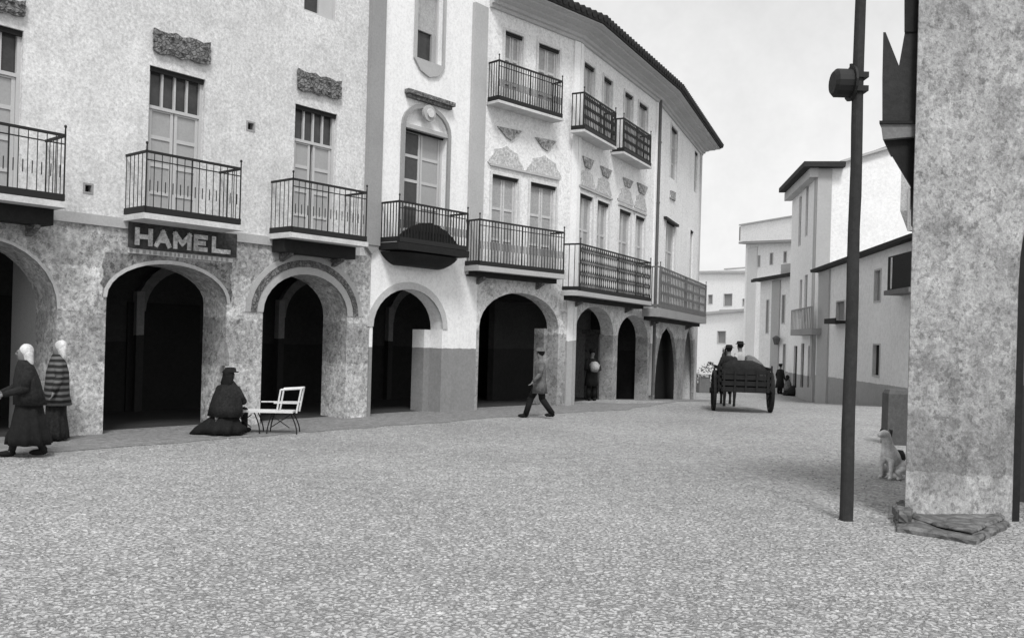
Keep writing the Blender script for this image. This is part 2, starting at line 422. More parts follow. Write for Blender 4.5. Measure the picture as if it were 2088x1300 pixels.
def balcony(F, par, uA, uB, zS, zR, off, slabm=None, thick=.13, sp=.13, lattice=False, sideL=True, sideR=True, zSb=None, zRb=None, finial=True, dark=True, bar=.011, im=None, corbel=True, under=.13):
    zSb = zS if zSb is None else zSb; zRb = zR if zRb is None else zRb; im = im or M['iron']
    ls = lambda u: (u-uA)/(uB-uA)
    zs = lambda u: zS+(zSb-zS)*ls(u); zr = lambda u: zR+(zRb-zR)*ls(u)
    sl = MB(); F.bx(sl, uA-.04, uB+.04, zS-thick, zS, 0.002, off+.05, zSb-thick, zSb)
    B = sl.build('balcony', slabm or M['slab'], par)
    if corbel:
        ub_ = MB(); F.bx(ub_, uA+.03, uB-.03, zS-thick-under, zS-thick-.002, 0.052, off*.62, zSb-thick-under, zSb-thick-.002); ub_.build('under_shade', M['dark'], B)  # dark block added under the slab to stand in for its shade
    if corbel:
        for k in (.15, .85):
            u = uA+(uB-uA)*k; z = zs(u)-thick-under; cb = MB()
            cb.prism([F.pt(u-.05, z, .002), F.pt(u-.05, z, off*.5), F.pt(u-.05, z-.06, off*.45), F.pt(u-.05, z-.18, .002)], F.d*.10)
            cb.build('corbel', M['stone'], B)
    rl = MB(); w = .016
    F.bx(rl, uA, uB, zR-.03, zR+.015, off-w, off+w, zRb-.03, zRb+.015)
    if dark:  F.bx(rl, uA, uB, zS+.01, zS+.12, off-.03, off+.045, zSb+.01, zSb+.12)
    else: F.bx(rl, uA, uB, zS+.05, zS+.08, off-w, off+w, zSb+.05, zSb+.08)
    F.bx(rl, uA, uB, zR-.16, zR-.14, off-.008, off+.008, zRb-.16, zRb-.14)
    n = int((uB-uA)/sp)
    for i in range(n+1):
        u = uA+(uB-uA)*i/n; r = bar*(1.8 if i in (0, n, n//2) else 1)
        F.bx(rl, u-r, u+r, zs(u)+.02, zr(u), off-r, off+r)
        if i < n and not lattice:   # small scroll between the bars
            um = u+(uB-uA)/n/2; zc = zs(u)+(zr(u)-zs(u))*.45
            F.bx(rl, um-.007, um+.007, zc-.10, zc+.10, off-.005, off+.005)
        if i < n and lattice:
            u2 = uA+(uB-uA)*(i+1)/n; m_ = 4
            for q in range(m_):
                za = zs(u)+(zr(u)-zs(u))*(q+.1)/m_; zb_ = zs(u2)+(zr(u2)-zs(u2))*(q+.9)/m_
                for z1_, z2_ in ((za, zb_), (zb_, za)):
                    rl.hexa([F.pt(u, z1_-.012, off-.006), F.pt(u2, z2_-.012, off-.006), F.pt(u2, z2_-.012, off+.006), F.pt(u, z1_-.012, off+.006),
                             F.pt(u, z1_+.012, off-.006), F.pt(u2, z2_+.012, off-.006), F.pt(u2, z2_+.012, off+.006), F.pt(u, z1_+.012, off+.006)])
    for u, on in ((uA, sideL), (uB, sideR)):
        if not on: continue
        z0_, z1_ = zs(u), zr(u)
        F.bx(rl, u-w, u+w, z1_-.03, z1_+.015, .01, off)
        F.bx(rl, u-.02, u+.02, z0_+.02, z0_+(.13 if dark else .06), .01, off)
        k = max(2, int(off/sp))
        for i in range(k): 
            o_ = .03+(off-.03)*i/k; F.bx(rl, u-bar, u+bar, z0_+.02, z1_, o_-bar, o_+bar)
    rail = rl.build('railing', im, B)
    if finial:
        for u in (uA, uB):
            fi = MB(); p = F.pt(u, zr(u), off); fi.tube(p, p+Vector((0, 0, .13)), .016, .012, 6); fi.ball(p+Vector((0, 0, .14)), .025, .025, .03, 8)
            fi.build('finial', M['iron'], B)
    return B
def relief(F, par, quad_px, depth=.05, m=None, name='relief_panel', scal=True):
    """photo quad (4 corners) -> a carved plaque standing proud of the wall"""
    q = [F.uz(*p) for p in quad_px]; pts = []
    n = 8
    if scal:
        for (a, b) in ((q[0], q[1]), (q[1], q[2]), (q[2], q[3]), (q[3], q[0])):
            for i in range(n):
                t = i/n; k = .03*math.sin(i*2.4+1)
                pts.append((a[0]+(b[0]-a[0])*t+k*.4, a[1]+(b[1]-a[1])*t+k))
    else: pts = q
    mb = MB(); F.plate(mb, pts, [], .001, depth)
    if scal:
        (u0, z0), (u1, z1) = (min(p[0] for p in q), min(p[1] for p in q)), (max(p[0] for p in q), max(p[1] for p in q))
        for i in range(5):
            for j in range(2):
                u = u0+(u1-u0)*(i+.5)/5; z = z0+(z1-z0)*(j+.5)/2; p = F.pt(u, z, depth)
                mb.ball(p-F.n*.02, .06, .06, .045, 8, .6)
    return mb.build(name, m or M['stone'], par)
def downpipe(F, par, u, z0, z1, r=.05, o=.09, m=None):
    mb = MB(); mb.tube(F.pt(u, z0, o), F.pt(u, z1, o), r, n=10)
    z = z0+.4
    while z < z1: mb.tube(F.pt(u, z, o), F.pt(u, z+.06, o), r*1.3, n=10); F.bx(mb, u-.02, u+.02, z, z+.04, 0, o); z += 2.2
    return mb.build('downpipe', m or M['irong'], par)

# ------------------------------------------------------------------ house 1 : left, patterned front with the sign
T = .85
h1 = thing('arcaded_house', 'leftmost arcaded house with grey upper wall, mottled patterned arcade and lettered sign board', 'house', F1.pt(F1.L/2, 0))
A1 = arch_spec(F1, -230, 112, 440, 600, -60); A2 = arch_spec(F1, 212, 458, 537, 612, 328); A3 = arch_spec(F1, 532, 704, 558, 640, 612)
A1[2] = 2.2; A1[3] = 3.3
ZC = 3.72
lw = MB(); F1.plate(lw, notch_outline(0, F1.L-.02, ZC, [arch_pts(*A1), arch_pts(*A2), arch_pts(*A3)]), [], -T, 0)
lw.build('arcade_wall', M['h1low'], h1)
d1 = rect(F1, -60, 50, 62, z0=3.94); d2 = rect(F1, 307, 421, 147, z0=3.94); d3 = rect(F1, 604, 690, 222, z0=3.94)
d1 = (d2[0]-(d3[0]-d2[0])*.98, d1[1], 3.94, d2[3]); d1 = (d1[1]-(d2[1]-d2[0]), d1[1], 3.94, d2[3])
v1 = rect(F1, 504, 522, 247, 268); v2 = rect(F1, 171, 192, 373, 395)
w1 = rect(F1, 622, 690, 0, 33); w1 = (w1[0], w1[1], w1[2], w1[2]+1.5)
uw = MB(); F1.plate(uw, [(0, ZC), (0, 12.6), (F1.L, 12.6), (F1.L, ZC)], [loop(r) for r in (d1, d2, d3, v1, v2, w1)], -.6, -.03)
uw.build('upper_wall', M['h1up'], h1)
st = MB(); F1.bx(st, 0, F1.L-.4, ZC-.02, ZC+.16, -.029, .05); st.build('string_course', M['pil2'], h1)
french_door(F1, h1, d1); french_door(F1, h1, d2, gap=.0); french_door(F1, h1, d3, gap=.05)
for r in (v1, v2):
    mb = MB(); w = .035
    F1.plate(mb, loop(r), [loop((r[0]+w, r[1]-w, r[2]+w, r[3]-w))], -.15, -.02); v = mb.build('vent', M['pil'], h1)
    mb = MB(); F1.bx(mb, r[0]+w, r[1]-w, r[2]+w, r[3]-w, -.2, -.16); mb.build('vent_hole', M['dark'], v)
mb = MB(); w = .06; F1.plate(mb, loop(w1), [loop((w1[0]+w, w1[1]-w, w1[2]+w, w1[3]-w))], -.2, -.1); v = mb.build('window', M['paint'], h1)
um = (w1[0]+w1[1])/2
mb = MB(); F1.bx(mb, w1[0]+w, um, w1[2]+w, w1[3]-w, -.19, -.17); mb.build('pane', M['glass'], v)
mb = MB(); F1.bx(mb, um, w1[1]-w, w1[2]+w, w1[3]-w, -.19, -.12); mb.build('shutter', M['paint'], v)
relief(F1, h1, [(-50, -18), (50, 5), (50, 36), (-50, 12)])
relief(F1, h1, [(312, 60), (427, 90), (427, 134), (312, 106)])
relief(F1, h1, [(606, 142), (694, 168), (694, 204), (606, 182)])
def span(F, xc, xr, off): return F.uz(xc, 400, off)[0], F.uz(xr, 400, off)[0]
zs1 = 3.93
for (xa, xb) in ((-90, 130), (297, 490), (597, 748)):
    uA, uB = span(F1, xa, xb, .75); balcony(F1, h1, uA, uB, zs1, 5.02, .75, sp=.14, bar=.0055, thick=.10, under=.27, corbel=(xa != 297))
# arch mouldings
ring(F1, 'arch_moulding', M['stonelt'], h1, A2, .0, .07, -.05, .02); ring(F1, 'arch_moulding', M['stonelt'], h1, A1, .0, .05, -.05, .02)
ring(F1, 'arch_moulding', M['pil2'], h1, A3, .0, .16, -.05, .02); ring(F1, 'arch_moulding', M['stone'], h1, A3, .165, .30, -.02, .035); ring(F1, 'arch_moulding', M['pil2'], h1, A3, .305, .42, -.02, .02)
def spandrel_shade_panel(F, par, A, e, zt, g, m):
    o = arch_pts(*A, zb=A[2], grow=g); mb = MB()
    random.seed(11); q = []
    def rag(a, b, n_=9):
        for i_ in range(n_): t_ = i_/n_; q.append((a[0]+(b[0]-a[0])*t_+random.uniform(-.03, .03), a[1]+(b[1]-a[1])*t_+random.uniform(-.03, .03)))
    rag((A[1]+e*.7, A[2]+.12), (A[1]+e*.5, zt-.05)); rag((A[1]+e*.5, zt-.02), (A[0]-e*.5, zt-.02)); rag((A[0]-e*.5, zt-.05), (A[0]-e*.7, A[2]+.12))
    q = [(u_, min(z_, zt)) for u_, z_ in q]
    F.plate(mb, o+q, [], .001, .012); return mb.build('spandrel_shade_panel', m, par)
spm = mat('spandrel_shade', .20, .25, 2.2, .5, 12, speck=.5, mid=.3, ms=6)  # shadow grey around the arch, put into the panel colour
spandrel_shade_panel(F1, h1, A2, .14, 3.27, .075, spm)
# tall reveal of the left arch and light plaster band with small writing-like wear
pb = MB(); F1.bx(pb, A1[1], A1[1]+.35, -2, 3.6, -1.9, -T-.002); pb.build('inner_pier', M['pil2'], h1)
def passage(Fr, par, uA, uB, m, depth=3.9, zc=3.62, strips=(), ribm=None, sw=.09, t0=T):
    mb = MB(); Fr.bx(mb, uA, uB, -2, zc+2.5, -depth-.2, -depth); Fr.bx(mb, uA, uB, zc, zc+.15, -depth-.2, -t0-.004)
    o = mb.build('passage_wall', m, par)
    for x in strips:
        u = Fr.uz(x, 650, -depth+.1)[0]
        mb = MB(); Fr.bx(mb, u-sw, u+sw, -2, 2.75, -depth, -depth+.18); mb.build('passage_pilaster', M['innerstrip'], par)
        sp = [u+.13, u+2.3, 2.3, 3.3]
        ring(Fr, 'passage_arch', M['innerrib'], par, sp, 0, .22, -depth, -depth+.16)
    return o
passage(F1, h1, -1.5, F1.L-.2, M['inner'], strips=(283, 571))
for a, b in ((-.5, 1.2), (3.2, 5.2), (6.2, 8.0)):
    mb = MB(); F1.bx(mb, a, b, -1, 2.5, -3.93, -3.85); mb.build('shop_door', M['dark'], h1)
# eave beyond the top of the photograph
def eave(par, P, z, m=M['tile'], off=.5):
    mb = MB(); sweep(mb, P, [(-.5, z-.02), (off, z), (off, z+.14), (-4.6, z+1.6), (-4.6, z+1.4), (-.5, z+.05)]); return mb.build('roof', m, par)
eave(h1, [P0, P1-F1.d*.01], 12.62)
e_ = MB(); F1.bx(e_, -.01, .3, -2, 12.6, -6, -.62); e_.build('end_wall', M['h1up'], h1)
pl = MB(); uP0, _ = F1.uz(751, 300, .1); uP1, _ = F1.uz(781, 300, .1)
_, zP = F1.uz(765, 500, .1)
F1.bx(pl, uP0+.02, uP1, zP, 12.6, -.028, .1)
pl.prism([F1.pt(uP0+.02, zP-.001, -.02), F1.pt(uP1, zP-.001, -.02), F1.pt((uP0+uP1)/2, zP-.22, -.02)], F1.n*.1)
pl.build('pilaster', M['pil'], h1)
# sign
sg0, _ = F1.uz(264, 470); sg1, _ = F1.uz(474, 500)
sz1 = 3.84; sz0 = 3.37
sgt = thing('shop_sign', 'dark sign board with pale capital letters under the middle balcony of the leftmost house', 'sign', F1.pt((sg0+sg1)/2, sz0, .02))
mb = MB(); F1.bx(mb, sg0-.05, sg1+.05, sz0, sz1, .056, .08); mb.build('board', mat('weathered_board', .05, .4, 3, .6, 10), sgt)
LET = {'H': [((0, 0), (0, 1)), ((1, 0), (1, 1)), ((0, .5), (1, .5))], 'A': [((0, 0), (.5, 1)), ((1, 0), (.5, 1)), ((.2, .35), (.8, .35))],
       'M': [((0, 0), (0, 1)), ((1, 0), (1, 1)), ((0, 1), (.5, .3)), ((1, 1), (.5, .3))], 'E': [((0, 0), (0, 1)), ((0, 1), (1, 1)), ((0, .5), (.8, .5)), ((0, 0), (1, 0))],
       'L': [((0, 0), (0, 1)), ((0, 0), (1, 0))]}
def letters(F, par, text, us, z0, z1, o, w=.055, m=None):
    for ch, (a, b) in zip(text, us):
        mb = MB()
        for k, (p, q) in enumerate(LET[ch]):
            p = Vector((a+w/2+(b-a-w)*p[0], z0+w/2+(z1-z0-w)*p[1])); q = Vector((a+w/2+(b-a-w)*q[0], z0+w/2+(z1-z0-w)*q[1]))
            d = (q-p).normalized(); nn = Vector((-d.y, d.x))*(w/2); p = p-d*w/2; q = q+d*w/2; oo = o+.002*k
            c = [p-nn, q-nn, q+nn, p+nn]
            mb.hexa([F.pt(v.x, v.y, oo-.004) for v in c]+[F.pt(v.x, v.y, oo+.012) for v in c])
        mb.build('letter', m or M['slab'], par)
ul = [tuple(F1.uz(x, 490)[0] for x in p) for p in ((270, 306), (310, 344), (348, 385), (390, 418), (427, 465))]
letters(F1, sgt, 'HAMEL', ul, sz0+.05, sz1-.10, .086, w=.085, m=mat('faded_letter_paint', .52, .35, 5, .6, 14))
mb = MB(); F1.bx(mb, sg0-.03, sg1, sz0-.10, sz0-.012, .013, .03); mb.build('pale_strip', M['slab'], sgt)
random.seed(5); u = sg0
while u < sg1-.08:
    w_ = random.uniform(.03, .07); mb = MB(); F1.bx(mb, u, u+w_, sz0-.09, sz0-.025, .03, .034); mb.build('small_mark', M['pil'], sgt); u += w_+random.uniform(.03, .07)

# ------------------------------------------------------------------ house 2 : narrow white
T2 = .42
h2 = thing('arcaded_house', 'narrow white house with a grey dado and one arch, between two grey pilasters', 'house', F2.pt(F2.L/2, 0))
A4 = arch_spec(F2, 757, 899, 588, 668, 822)
wz = rect(F2, 851, 904, 0, 128); wz = (wz[0], wz[1], wz[2], wz[2]+2.1)
dz = rect(F2, 824, 912, 262, z0=3.9)
ht = [(dz[0], dz[2])]+[(dz[0], dz[3]-.05)]+[((dz[0]+dz[1])/2-(dz[1]-dz[0])/2*math.cos(math.pi*i/12), dz[3]-.05+.52*math.sin(math.pi*i/12)) for i in range(1, 12)]+[(dz[1], dz[3]-.05), (dz[1], dz[2])]
mb = MB(); F2.plate(mb, notch_outline(0, F2.L, 12.6, [arch_pts(*A4)]), [loop(wz), ht], -T2, -.004)
mb.build('wall', M['h2'], h2)
for a, b in ((0.001, A4[0]+.05), (A4[1]-.22, F2.L)):
    mb = MB(); F2.bx(mb, a, b, -2, A4[2]-.02, -T, -T2-.002); mb.build('inner_pier', M['h2'], h2)
ring(F2, 'arch_moulding', M['stonelt'], h2, A4, 0, .17, -.05, .02)
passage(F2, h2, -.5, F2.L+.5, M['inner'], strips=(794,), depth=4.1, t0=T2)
french_door(F2, h2, (dz[0], dz[1], dz[2], dz[3]-.05), transom=0, glassleaf=True, rows=5, rec=.2)
ty = MB(); F2.plate(ty, [(dz[0], dz[3]-.06)]+ht[2:-2]+[(dz[1], dz[3]-.06)], [], -.3, -.1); tym = ty.build('tympanum', M['h2'], h2)
# surround
spx = 0.10; outer = [(dz[0]-spx, 3.95)]+[(dz[0]-spx, dz[3]-.05)]+[((dz[0]+dz[1])/2-((dz[1]-dz[0])/2+spx)*math.cos(math.pi*i/12), dz[3]-.05+.62*math.sin(math.pi*i/12)) for i in range(1, 12)]+[(dz[1]+spx, dz[3]-.05), (dz[1]+spx, 3.95)]
inner = [(dz[0]-.001, 3.95)]+ht[1:-1]+[(dz[1]+.001, 3.95)]
mb = MB(); F2.plate(mb, outer+list(reversed(inner)), [], -.003, .06); mb.build('door_surround', M['pil'], h2)
mb = MB(); F2.bx(mb, dz[0], dz[1], dz[3]-.1, dz[3]+.0, -.1, .03); mb.build('door_head', M['pil2'], h2)
pm = F2.pt((dz[0]+dz[1])/2, dz[3]+.36, .04); mb = MB(); mb.tube(pm, pm+F2.n*.08, .20, n=20); med = mb.build('medallion', M['pil2'], h2)
mb = MB(); mb.tube(pm+F2.n*.08, pm+F2.n*.12, .11, n=16); mb.build('boss', M['slab'], med)
mb = MB()
u0, z0 = F2.uz(825, 188); u1, z1 = F2.uz(920, 214); zz = (z0+z1)/2
F2.bx(mb, u0, u1, zz-.05, zz+.05, -.003, .16); F2.bx(mb, u0+.06, u1-.06, zz-.13, zz-.05, -.003, .10); mb.build('hood_moulding', M['stone'], h2)
# upper window with pointed apron
um = (wz[0]+wz[1])/2
ap = [(wz[0]-.08, wz[2]-.03), (wz[0]-.08, wz[3]+.1), (wz[1]+.08, wz[3]+.1), (wz[1]+.08, wz[2]-.03), (wz[1]-.12, wz[2]-.28), (um, wz[2]-.38), (wz[0]+.14, wz[2]-.28)]
mb = MB(); F2.plate(mb, ap, [loop(wz)], -.003, .05); mb.build('window_surround', M['pil2'], h2)
w = .05; mb = MB(); F2.plate(mb, loop(wz), [loop((wz[0]+w, wz[1]-w, wz[2]+w, wz[3]-w))], -.3, -.14); v = mb.build('window', M['paint'], h2)
mb = MB(); F2.bx(mb, wz[0]+w, wz[1]-w, wz[2]+w, wz[3]-w, -.28, -.26); mb.build('pane', M['glass'], v)
zb_ = F2.uz(877, 62)[1]
mb = MB(); F2.bx(mb, wz[0]+w, wz[1]-w, zb_, wz[3]-w, -.25, -.2); mb.build('blind', M['cloth_mid'], v)
mb = MB(); F2.bx(mb, wz[1]-w-.13, wz[1]-w, wz[2]+w, zb_-.01, -.25, -.18); mb.build('shutter', M['paintd'], v)
# flared balcony
uA, uB = F2.uz(815, 400, .62)[0], F2.uz(955, 400, .62)[0]; zS = F2.uz(885, 508, .62)[1]
B = balcony(F2, h2, uA, uB, zS+.06, 5.0, .62, slabm=M['dark'], thick=.16, sp=.10, corbel=False, bar=.009)
mb = MB(); rings_ = []
n = 24; vs = []; prof = [(1.0, 0), (.92, -.08), (.78, -.17), (.60, -.25), (.48, -.28)]
uc = (uA+uB)/2; hw = (uB-uA)/2
for k, dz_ in prof:
    for i in range(n+1):
        th = math.pi*i/n; e = 3.2
        cu = math.copysign(abs(math.cos(th))**(2/e), math.cos(th)); so = abs(math.sin(th))**(2/e)
        vs.append(F2.pt(uc-hw*(.3+.7*k)*cu, zS-.14+dz_, .002+.62*k*so))
fs = [(j*(n+1)+i, j*(n+1)+i+1, (j+1)*(n+1)+i+1, (j+1)*(n+1)+i) for j in range(len(prof)-1) for i in range(n)]
fs += [tuple(range(n+1)), tuple(range((len(prof)-1)*(n+1), len(prof)*(n+1)))]
mb.add(vs, fs); mb.build('flared_base', M['dark'], B)
# dark cloth hanging inside the railing
mb = MB(); n = 26; vs = []
for i in range(n+1):
    t = i/n; u = uA+.1+(uB-uA-.2)*t; zt = 4.2+.42*math.sin(math.pi*min(1, max(0, t*1.08)))**.8+.008*math.sin(i*1.7)
    o = .54+.025*math.sin(i*2.1)
    vs += [F2.pt(u, zt, o), F2.pt(u, zS+.08, o+.02), F2.pt(u, zS+.08, o-.08), F2.pt(u, zt, o-.05)]
mb.add(vs, [(4*i+j, 4*i+(j+1) % 4, 4*i+4+(j+1) % 4, 4*i+4+j) for i in range(n) for j in range(4)]+[(0, 1, 2, 3), (4*n+3, 4*n+2, 4*n+1, 4*n)])
tag(mb.build('cloth', M['cloth_dark']), 'dark cloth heaped behind the railing of the flared balcony', 'cloth')
eave(h2, [P1+F2.d*.01, P2-F2.d*.01], 12.62)
pl = MB(); uQ0, _ = F2.uz(962, 300, .1); F2.bx(pl, uQ0, F2.L+.02, F2.uz(960, 560)[1], 10.6, -.003, .1); pl.build('pilaster', M['pil2'], h2)

# ------------------------------------------------------------------ house 3 : curved corner house with cornice
h3 = thing('corner_house', 'curved white corner house with long cornice, dark eave and rows of iron balconies', 'house', F4.pt(F4.L/2, 0))
A5 = arch_spec(F3, 974, 1136, 596, 668, 1052)
A6 = arch_spec(F4, 1170, 1248, 624, 678); A7 = arch_spec(F4, 1257, 1318, 642, 690)
A8 = arch_spec(F5, 1335, 1380, 664, 795); A9 = arch_spec(F5, 1392, 1414, 666, 795)
ZT = 11.0; ZL3 = 3.5; ZL4 = 3.05
dA = [rect(F3, 1003, 1057, 352, z0=3.75), rect(F3, 1081, 1134, 374, z0=3.75)]
dB = [rect(F3, 1030, 1067, 52, z0=8.2), rect(F3, 1098, 1141, 85, z0=8.2)]
dC = [rect(F4, a, b, y, z0=3.3) for a, b, y in ((1181, 1208, 398), (1217, 1241, 413), (1262, 1286, 433), (1295, 1314, 446))]
dD = [rect(F4, a, b, y, z0=8.0) for a, b, y in ((1190, 1212, 138), (1230, 1248, 165), (1273, 1290, 198), (1302, 1320, 222))]
dE = [rect(F5, 1357, 1376, 452, z0=3.3), rect(F5, 1408, 1414, 470, z0=3.3)]; dG = [rect(F5, 1368, 1381, 262, 368), rect(F5, 1417, 1423, 310, 395)]
# keep horizontal alignment
zt = sum(r[3] for r in dA+dC)/6
dA = [(r[0], r[1], r[2], zt) for r in dA]; dC = [(r[0], r[1], r[2], zt) for r in dC]
zt = sum(r[3] for r in dB+dD)/6
dB = [(r[0], r[1], r[2], zt) for r in dB]; dD = [(r[0], r[1], r[2], zt) for r in dD]
for Fr, zl, ar, hs, pt in ((F3, ZL3, [arch_pts(*A5)], dA+dB, 0), (F4, ZL4, [arch_pts(*A6), arch_pts(*A7)], dC+dD, 0), (F5, ZL4-.1, [arch_pts(*A8, True), arch_pts(*A9, True)], dE+dG, 1)):
    e0 = 0.0; e1 = Fr.L
    mb = MB(); Fr.plate(mb, notch_outline(e0, e1, zl, ar, zb=-3.0 if False else -2.0), [], -.45 if Fr is not F5 else -.12, .0)
    mb.build('arcade_wall', M['h3low'], h3)
    mb = MB(); Fr.plate(mb, [(e0, zl), (e0, ZT), (e1, ZT), (e1, zl)], [loop(r) for r in hs], -.45, .0); mb.build('upper_wall', M['h3'], h3)
for a, b in ((.02, A5[0]), (A5[1]-.12, F3.L)):
    mb = MB(); F3.bx(mb, a, b, -2, A5[2]+.02, -T, -.452); mb.build('inner_pier', M['h3low'], h3)
F6 = Frame(P5, P6); F6.n = Vector((F6.d.y, -F6.d.x, 0))
mb = MB(); F6.bx(mb, 0.005, F6.L, -3, ZT, -.4, 0); mb.build('end_wall', M['h3'], h3)
for r in dA: french_door(F3, h3, r, transom=0, rows=3, rec=.10, m=M['shut3'], mp=M['shut3p'])
for r in dB: french_door(F3, h3, r, transom=0, rows=3, rec=.10, m=M['shut3'], mp=M['shut3p'])
for r in dC+dD: french_door(F4, h3, r, transom=0, rows=3, rec=.10, m=M['shut3'], mp=M['shut3p'])
for r in dE+dG: french_door(F5, h3, r, transom=0, rows=3, rec=.10, m=M['shut3'], mp=M['shut3p'])
for F_, rs in ((F3, dA+dB), (F4, dC+dD), (F5, dE[:1]+dG[:1])):
    for r in rs:
        w = .075; mb = MB(); F_.plate(mb, [(r[0]-w, r[2]), (r[0]-w, r[3]+w), (r[1]+w, r[3]+w), (r[1]+w, r[2]), (r[1]+.002, r[2]), (r[1]+.002, r[3]+.002), (r[0]-.002, r[3]+.002), (r[0]-.002, r[2])], [], .002, .035); mb.build('window_surround', M['trim'], h3)
for F_, a_, b_ in ((F3, F3.L-.26, F3.L-.01), (F4, .01, .2), (F4, F4.L-.32, F4.L-.17), (F5, .02, .22)):
    mb = MB(); F_.bx(mb, a_, b_, .0, 10.67, .002, .05); mb.build('pilaster_strip', M['h2strip'], h3)
for F_, rs in ((F3, dA), (F4, dC)):
    for r in rs:
        um_ = (r[0]+r[1])/2; hw = (r[1]-r[0])*.62; z0_ = r[3]+.30; pts_ = []
        for k_ in range(13):
            th = math.pi*k_/12; pts_.append((um_-hw*math.cos(th)*(1+.1*math.cos(6*th)), z0_+.48*math.sin(th)*(1+.10*math.cos(8*th))))
        mb = MB(); F_.plate(mb, [(um_-hw, z0_-.05)]+pts_+[(um_+hw, z0_-.05)], [], .001, .03); mb.build('stucco_panel', M['stucco'], h3)
def moulding(F, x0, y0, x1, y1, h=.06, o=.07, name='hood_moulding', m=None):
    u0, z0 = F.uz(x0, y0); u1, z1 = F.uz(x1, y1); z = (z0+z1)/2; mb = MB(); F.bx(mb, u0, u1, z-h/2, z+h/2, -.003, o); return mb.build(name, m or M['pil2'], h3)
moulding(F3, 998, 335, 1138, 366); moulding(F4, 1177, 377, 1246, 408); moulding(F4, 1260, 414, 1316, 440); moulding(F5, 1353, 444, 1379, 460, .09, .12, m=M['iron'])
for F, x0, x1, ya, yb in ((F3, 1013, 1063, 258, 285), (F3, 1090, 1133, 280, 306), (F4, 1187, 1209, 318, 344), (F4, 1223, 1246, 338, 362), (F4, 1269, 1289, 361, 382), (F4, 1298, 1319, 372, 396), (F5, 1366, 1376, 388, 408)):
    sl = .2*(x1-x0) if F is F3 else .45*(x1-x0)
    relief(F, h3, [(x0, ya), (x1, ya+sl), ((x0+x1)/2+4, yb+2), ((x0+x1)/2-6, yb-4)], .05, mat('carved_relief', .30, .3, 6, .8, 12, bump=1, mid=.3, ms=9) if x0 == 1013 else bpy.data.materials['carved_relief'], name='carved_ornament', scal=False)
def bal(F, xa, xb, zS, zR, off=.55, **k):
    k.setdefault('bar', .008)
    uA, uB = F.uz(xa, 500, off)[0], F.uz(xb, 500, off)[0]; return balcony(F, h3, uA, uB, zS, zR, off, **k)
bal(F3, 977, 1150, 3.76, 4.94, sp=.11, slabm=M['pil2'])
uA, uB = F3.uz(1016, 200, .4)[0], F3.uz(1146, 200, .4)[0]; balcony(F3, h3, uA, uB, 8.15, 9.2, .4, sp=.09, thick=.07, corbel=False, bar=.008)
zr = F4.uz(1220, 215, .4)[1]
for a, b in ((1190, 1255), (1272, 1328)):
    uA, uB = F4.uz(a, 250, .4)[0], F4.uz(b, 250, .4)[0]; balcony(F4, h3, uA, uB, 7.98, 9.05, .4, sp=.12, lattice=True, thick=.07, corbel=False)
bal(F4, 1184, 1328, 3.32, 4.66, lattice=True, sp=.16, slabm=M['pil2'], dark=True)
bal(F5, 1348, 1442, 3.12, 4.55, .6, lattice=True, sp=.30, slabm=M['pil'], bar=.018, thick=.3, im=M['lattice'])
downpipe(F4, h3, F4.L-.1, 0, ZT-.2, .06); 
mb = MB(); F5.bx(mb, F5.L-.35, F5.L, -2, ZT, .001, .05); mb.build('corner_pilaster', M['stonelt'], h3)
PP = [P2+F3.d*.15, P3, P4, P5, P6]
mb = MB(); sweep(mb, PP, [(-.3, 10.68), (.07, 10.68), (.08, 10.76), (.15, 10.78), (.17, 10.86), (.30, 10.90), (.32, 10.95), (.55, 10.98), (.57, 11.03), (.75, 11.05), (.75, 11.08), (-.3, 11.08)])
mb.build('cornice', M['soffit'], h3)
mb = MB(); sweep(mb, PP, [(-.3, 11.09), (.80, 11.09), (.84, 11.26), (-4.5, 13.0), (-4.5, 12.8)])
rf = mb.build('roof', M['tile'], h3)
mb = MB(); SPP = subdiv(PP, .24); A = offpoly(PP, .87)
QA = subdiv(A, .24)
for q in QA[:-1]:
    # barrel tile ends along the eave
    best = min(range(len(PP)-1), key=lambda i: abs((q-(PP[i]+(PP[i+1]-PP[i])*max(0, min(1, (q-PP[i]).dot(PP[i+1]-PP[i])/(PP[i+1]-PP[i]).length_squared)))).length))
    d = (PP[best+1]-PP[best]).normalized(); nn = Vector((d.y, -d.x, 0)); p = Vector((q.x, q.y, 11.22))
    mb.tube(p, p-nn*.9+Vector((0, 0, .27)), .10, n=8)
mb.build('eave_tiles', M['tile'], rf)
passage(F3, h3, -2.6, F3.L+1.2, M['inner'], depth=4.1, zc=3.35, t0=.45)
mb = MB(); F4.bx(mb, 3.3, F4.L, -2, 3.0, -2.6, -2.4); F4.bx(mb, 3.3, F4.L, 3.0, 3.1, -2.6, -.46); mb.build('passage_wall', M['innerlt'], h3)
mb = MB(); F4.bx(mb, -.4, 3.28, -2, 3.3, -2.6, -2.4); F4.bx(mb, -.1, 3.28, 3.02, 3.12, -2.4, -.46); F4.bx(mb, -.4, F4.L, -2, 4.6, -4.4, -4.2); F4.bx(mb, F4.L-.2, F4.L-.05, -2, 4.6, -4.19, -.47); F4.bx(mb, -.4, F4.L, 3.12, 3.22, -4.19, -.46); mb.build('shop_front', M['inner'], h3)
ud = [F4.uz(x, 760, -2.3)[0] for x in (1288, 1316)]
mb = MB(); F4.bx(mb, ud[0], ud[1], -1, 1.6, -2.39, -2.32); mb.build('shop_door', M['cloth_grey'], h3)
mb = MB(); F5.bx(mb, 0, F5.L, -2.5, 2.9, -.75, -.6); F5.bx(mb, 0, F5.L, 2.9, 3.0, -.75, -.13); mb.build('passage_wall', M['inner'], h3)
up = F4.uz(1222, 780, -.9)[0]
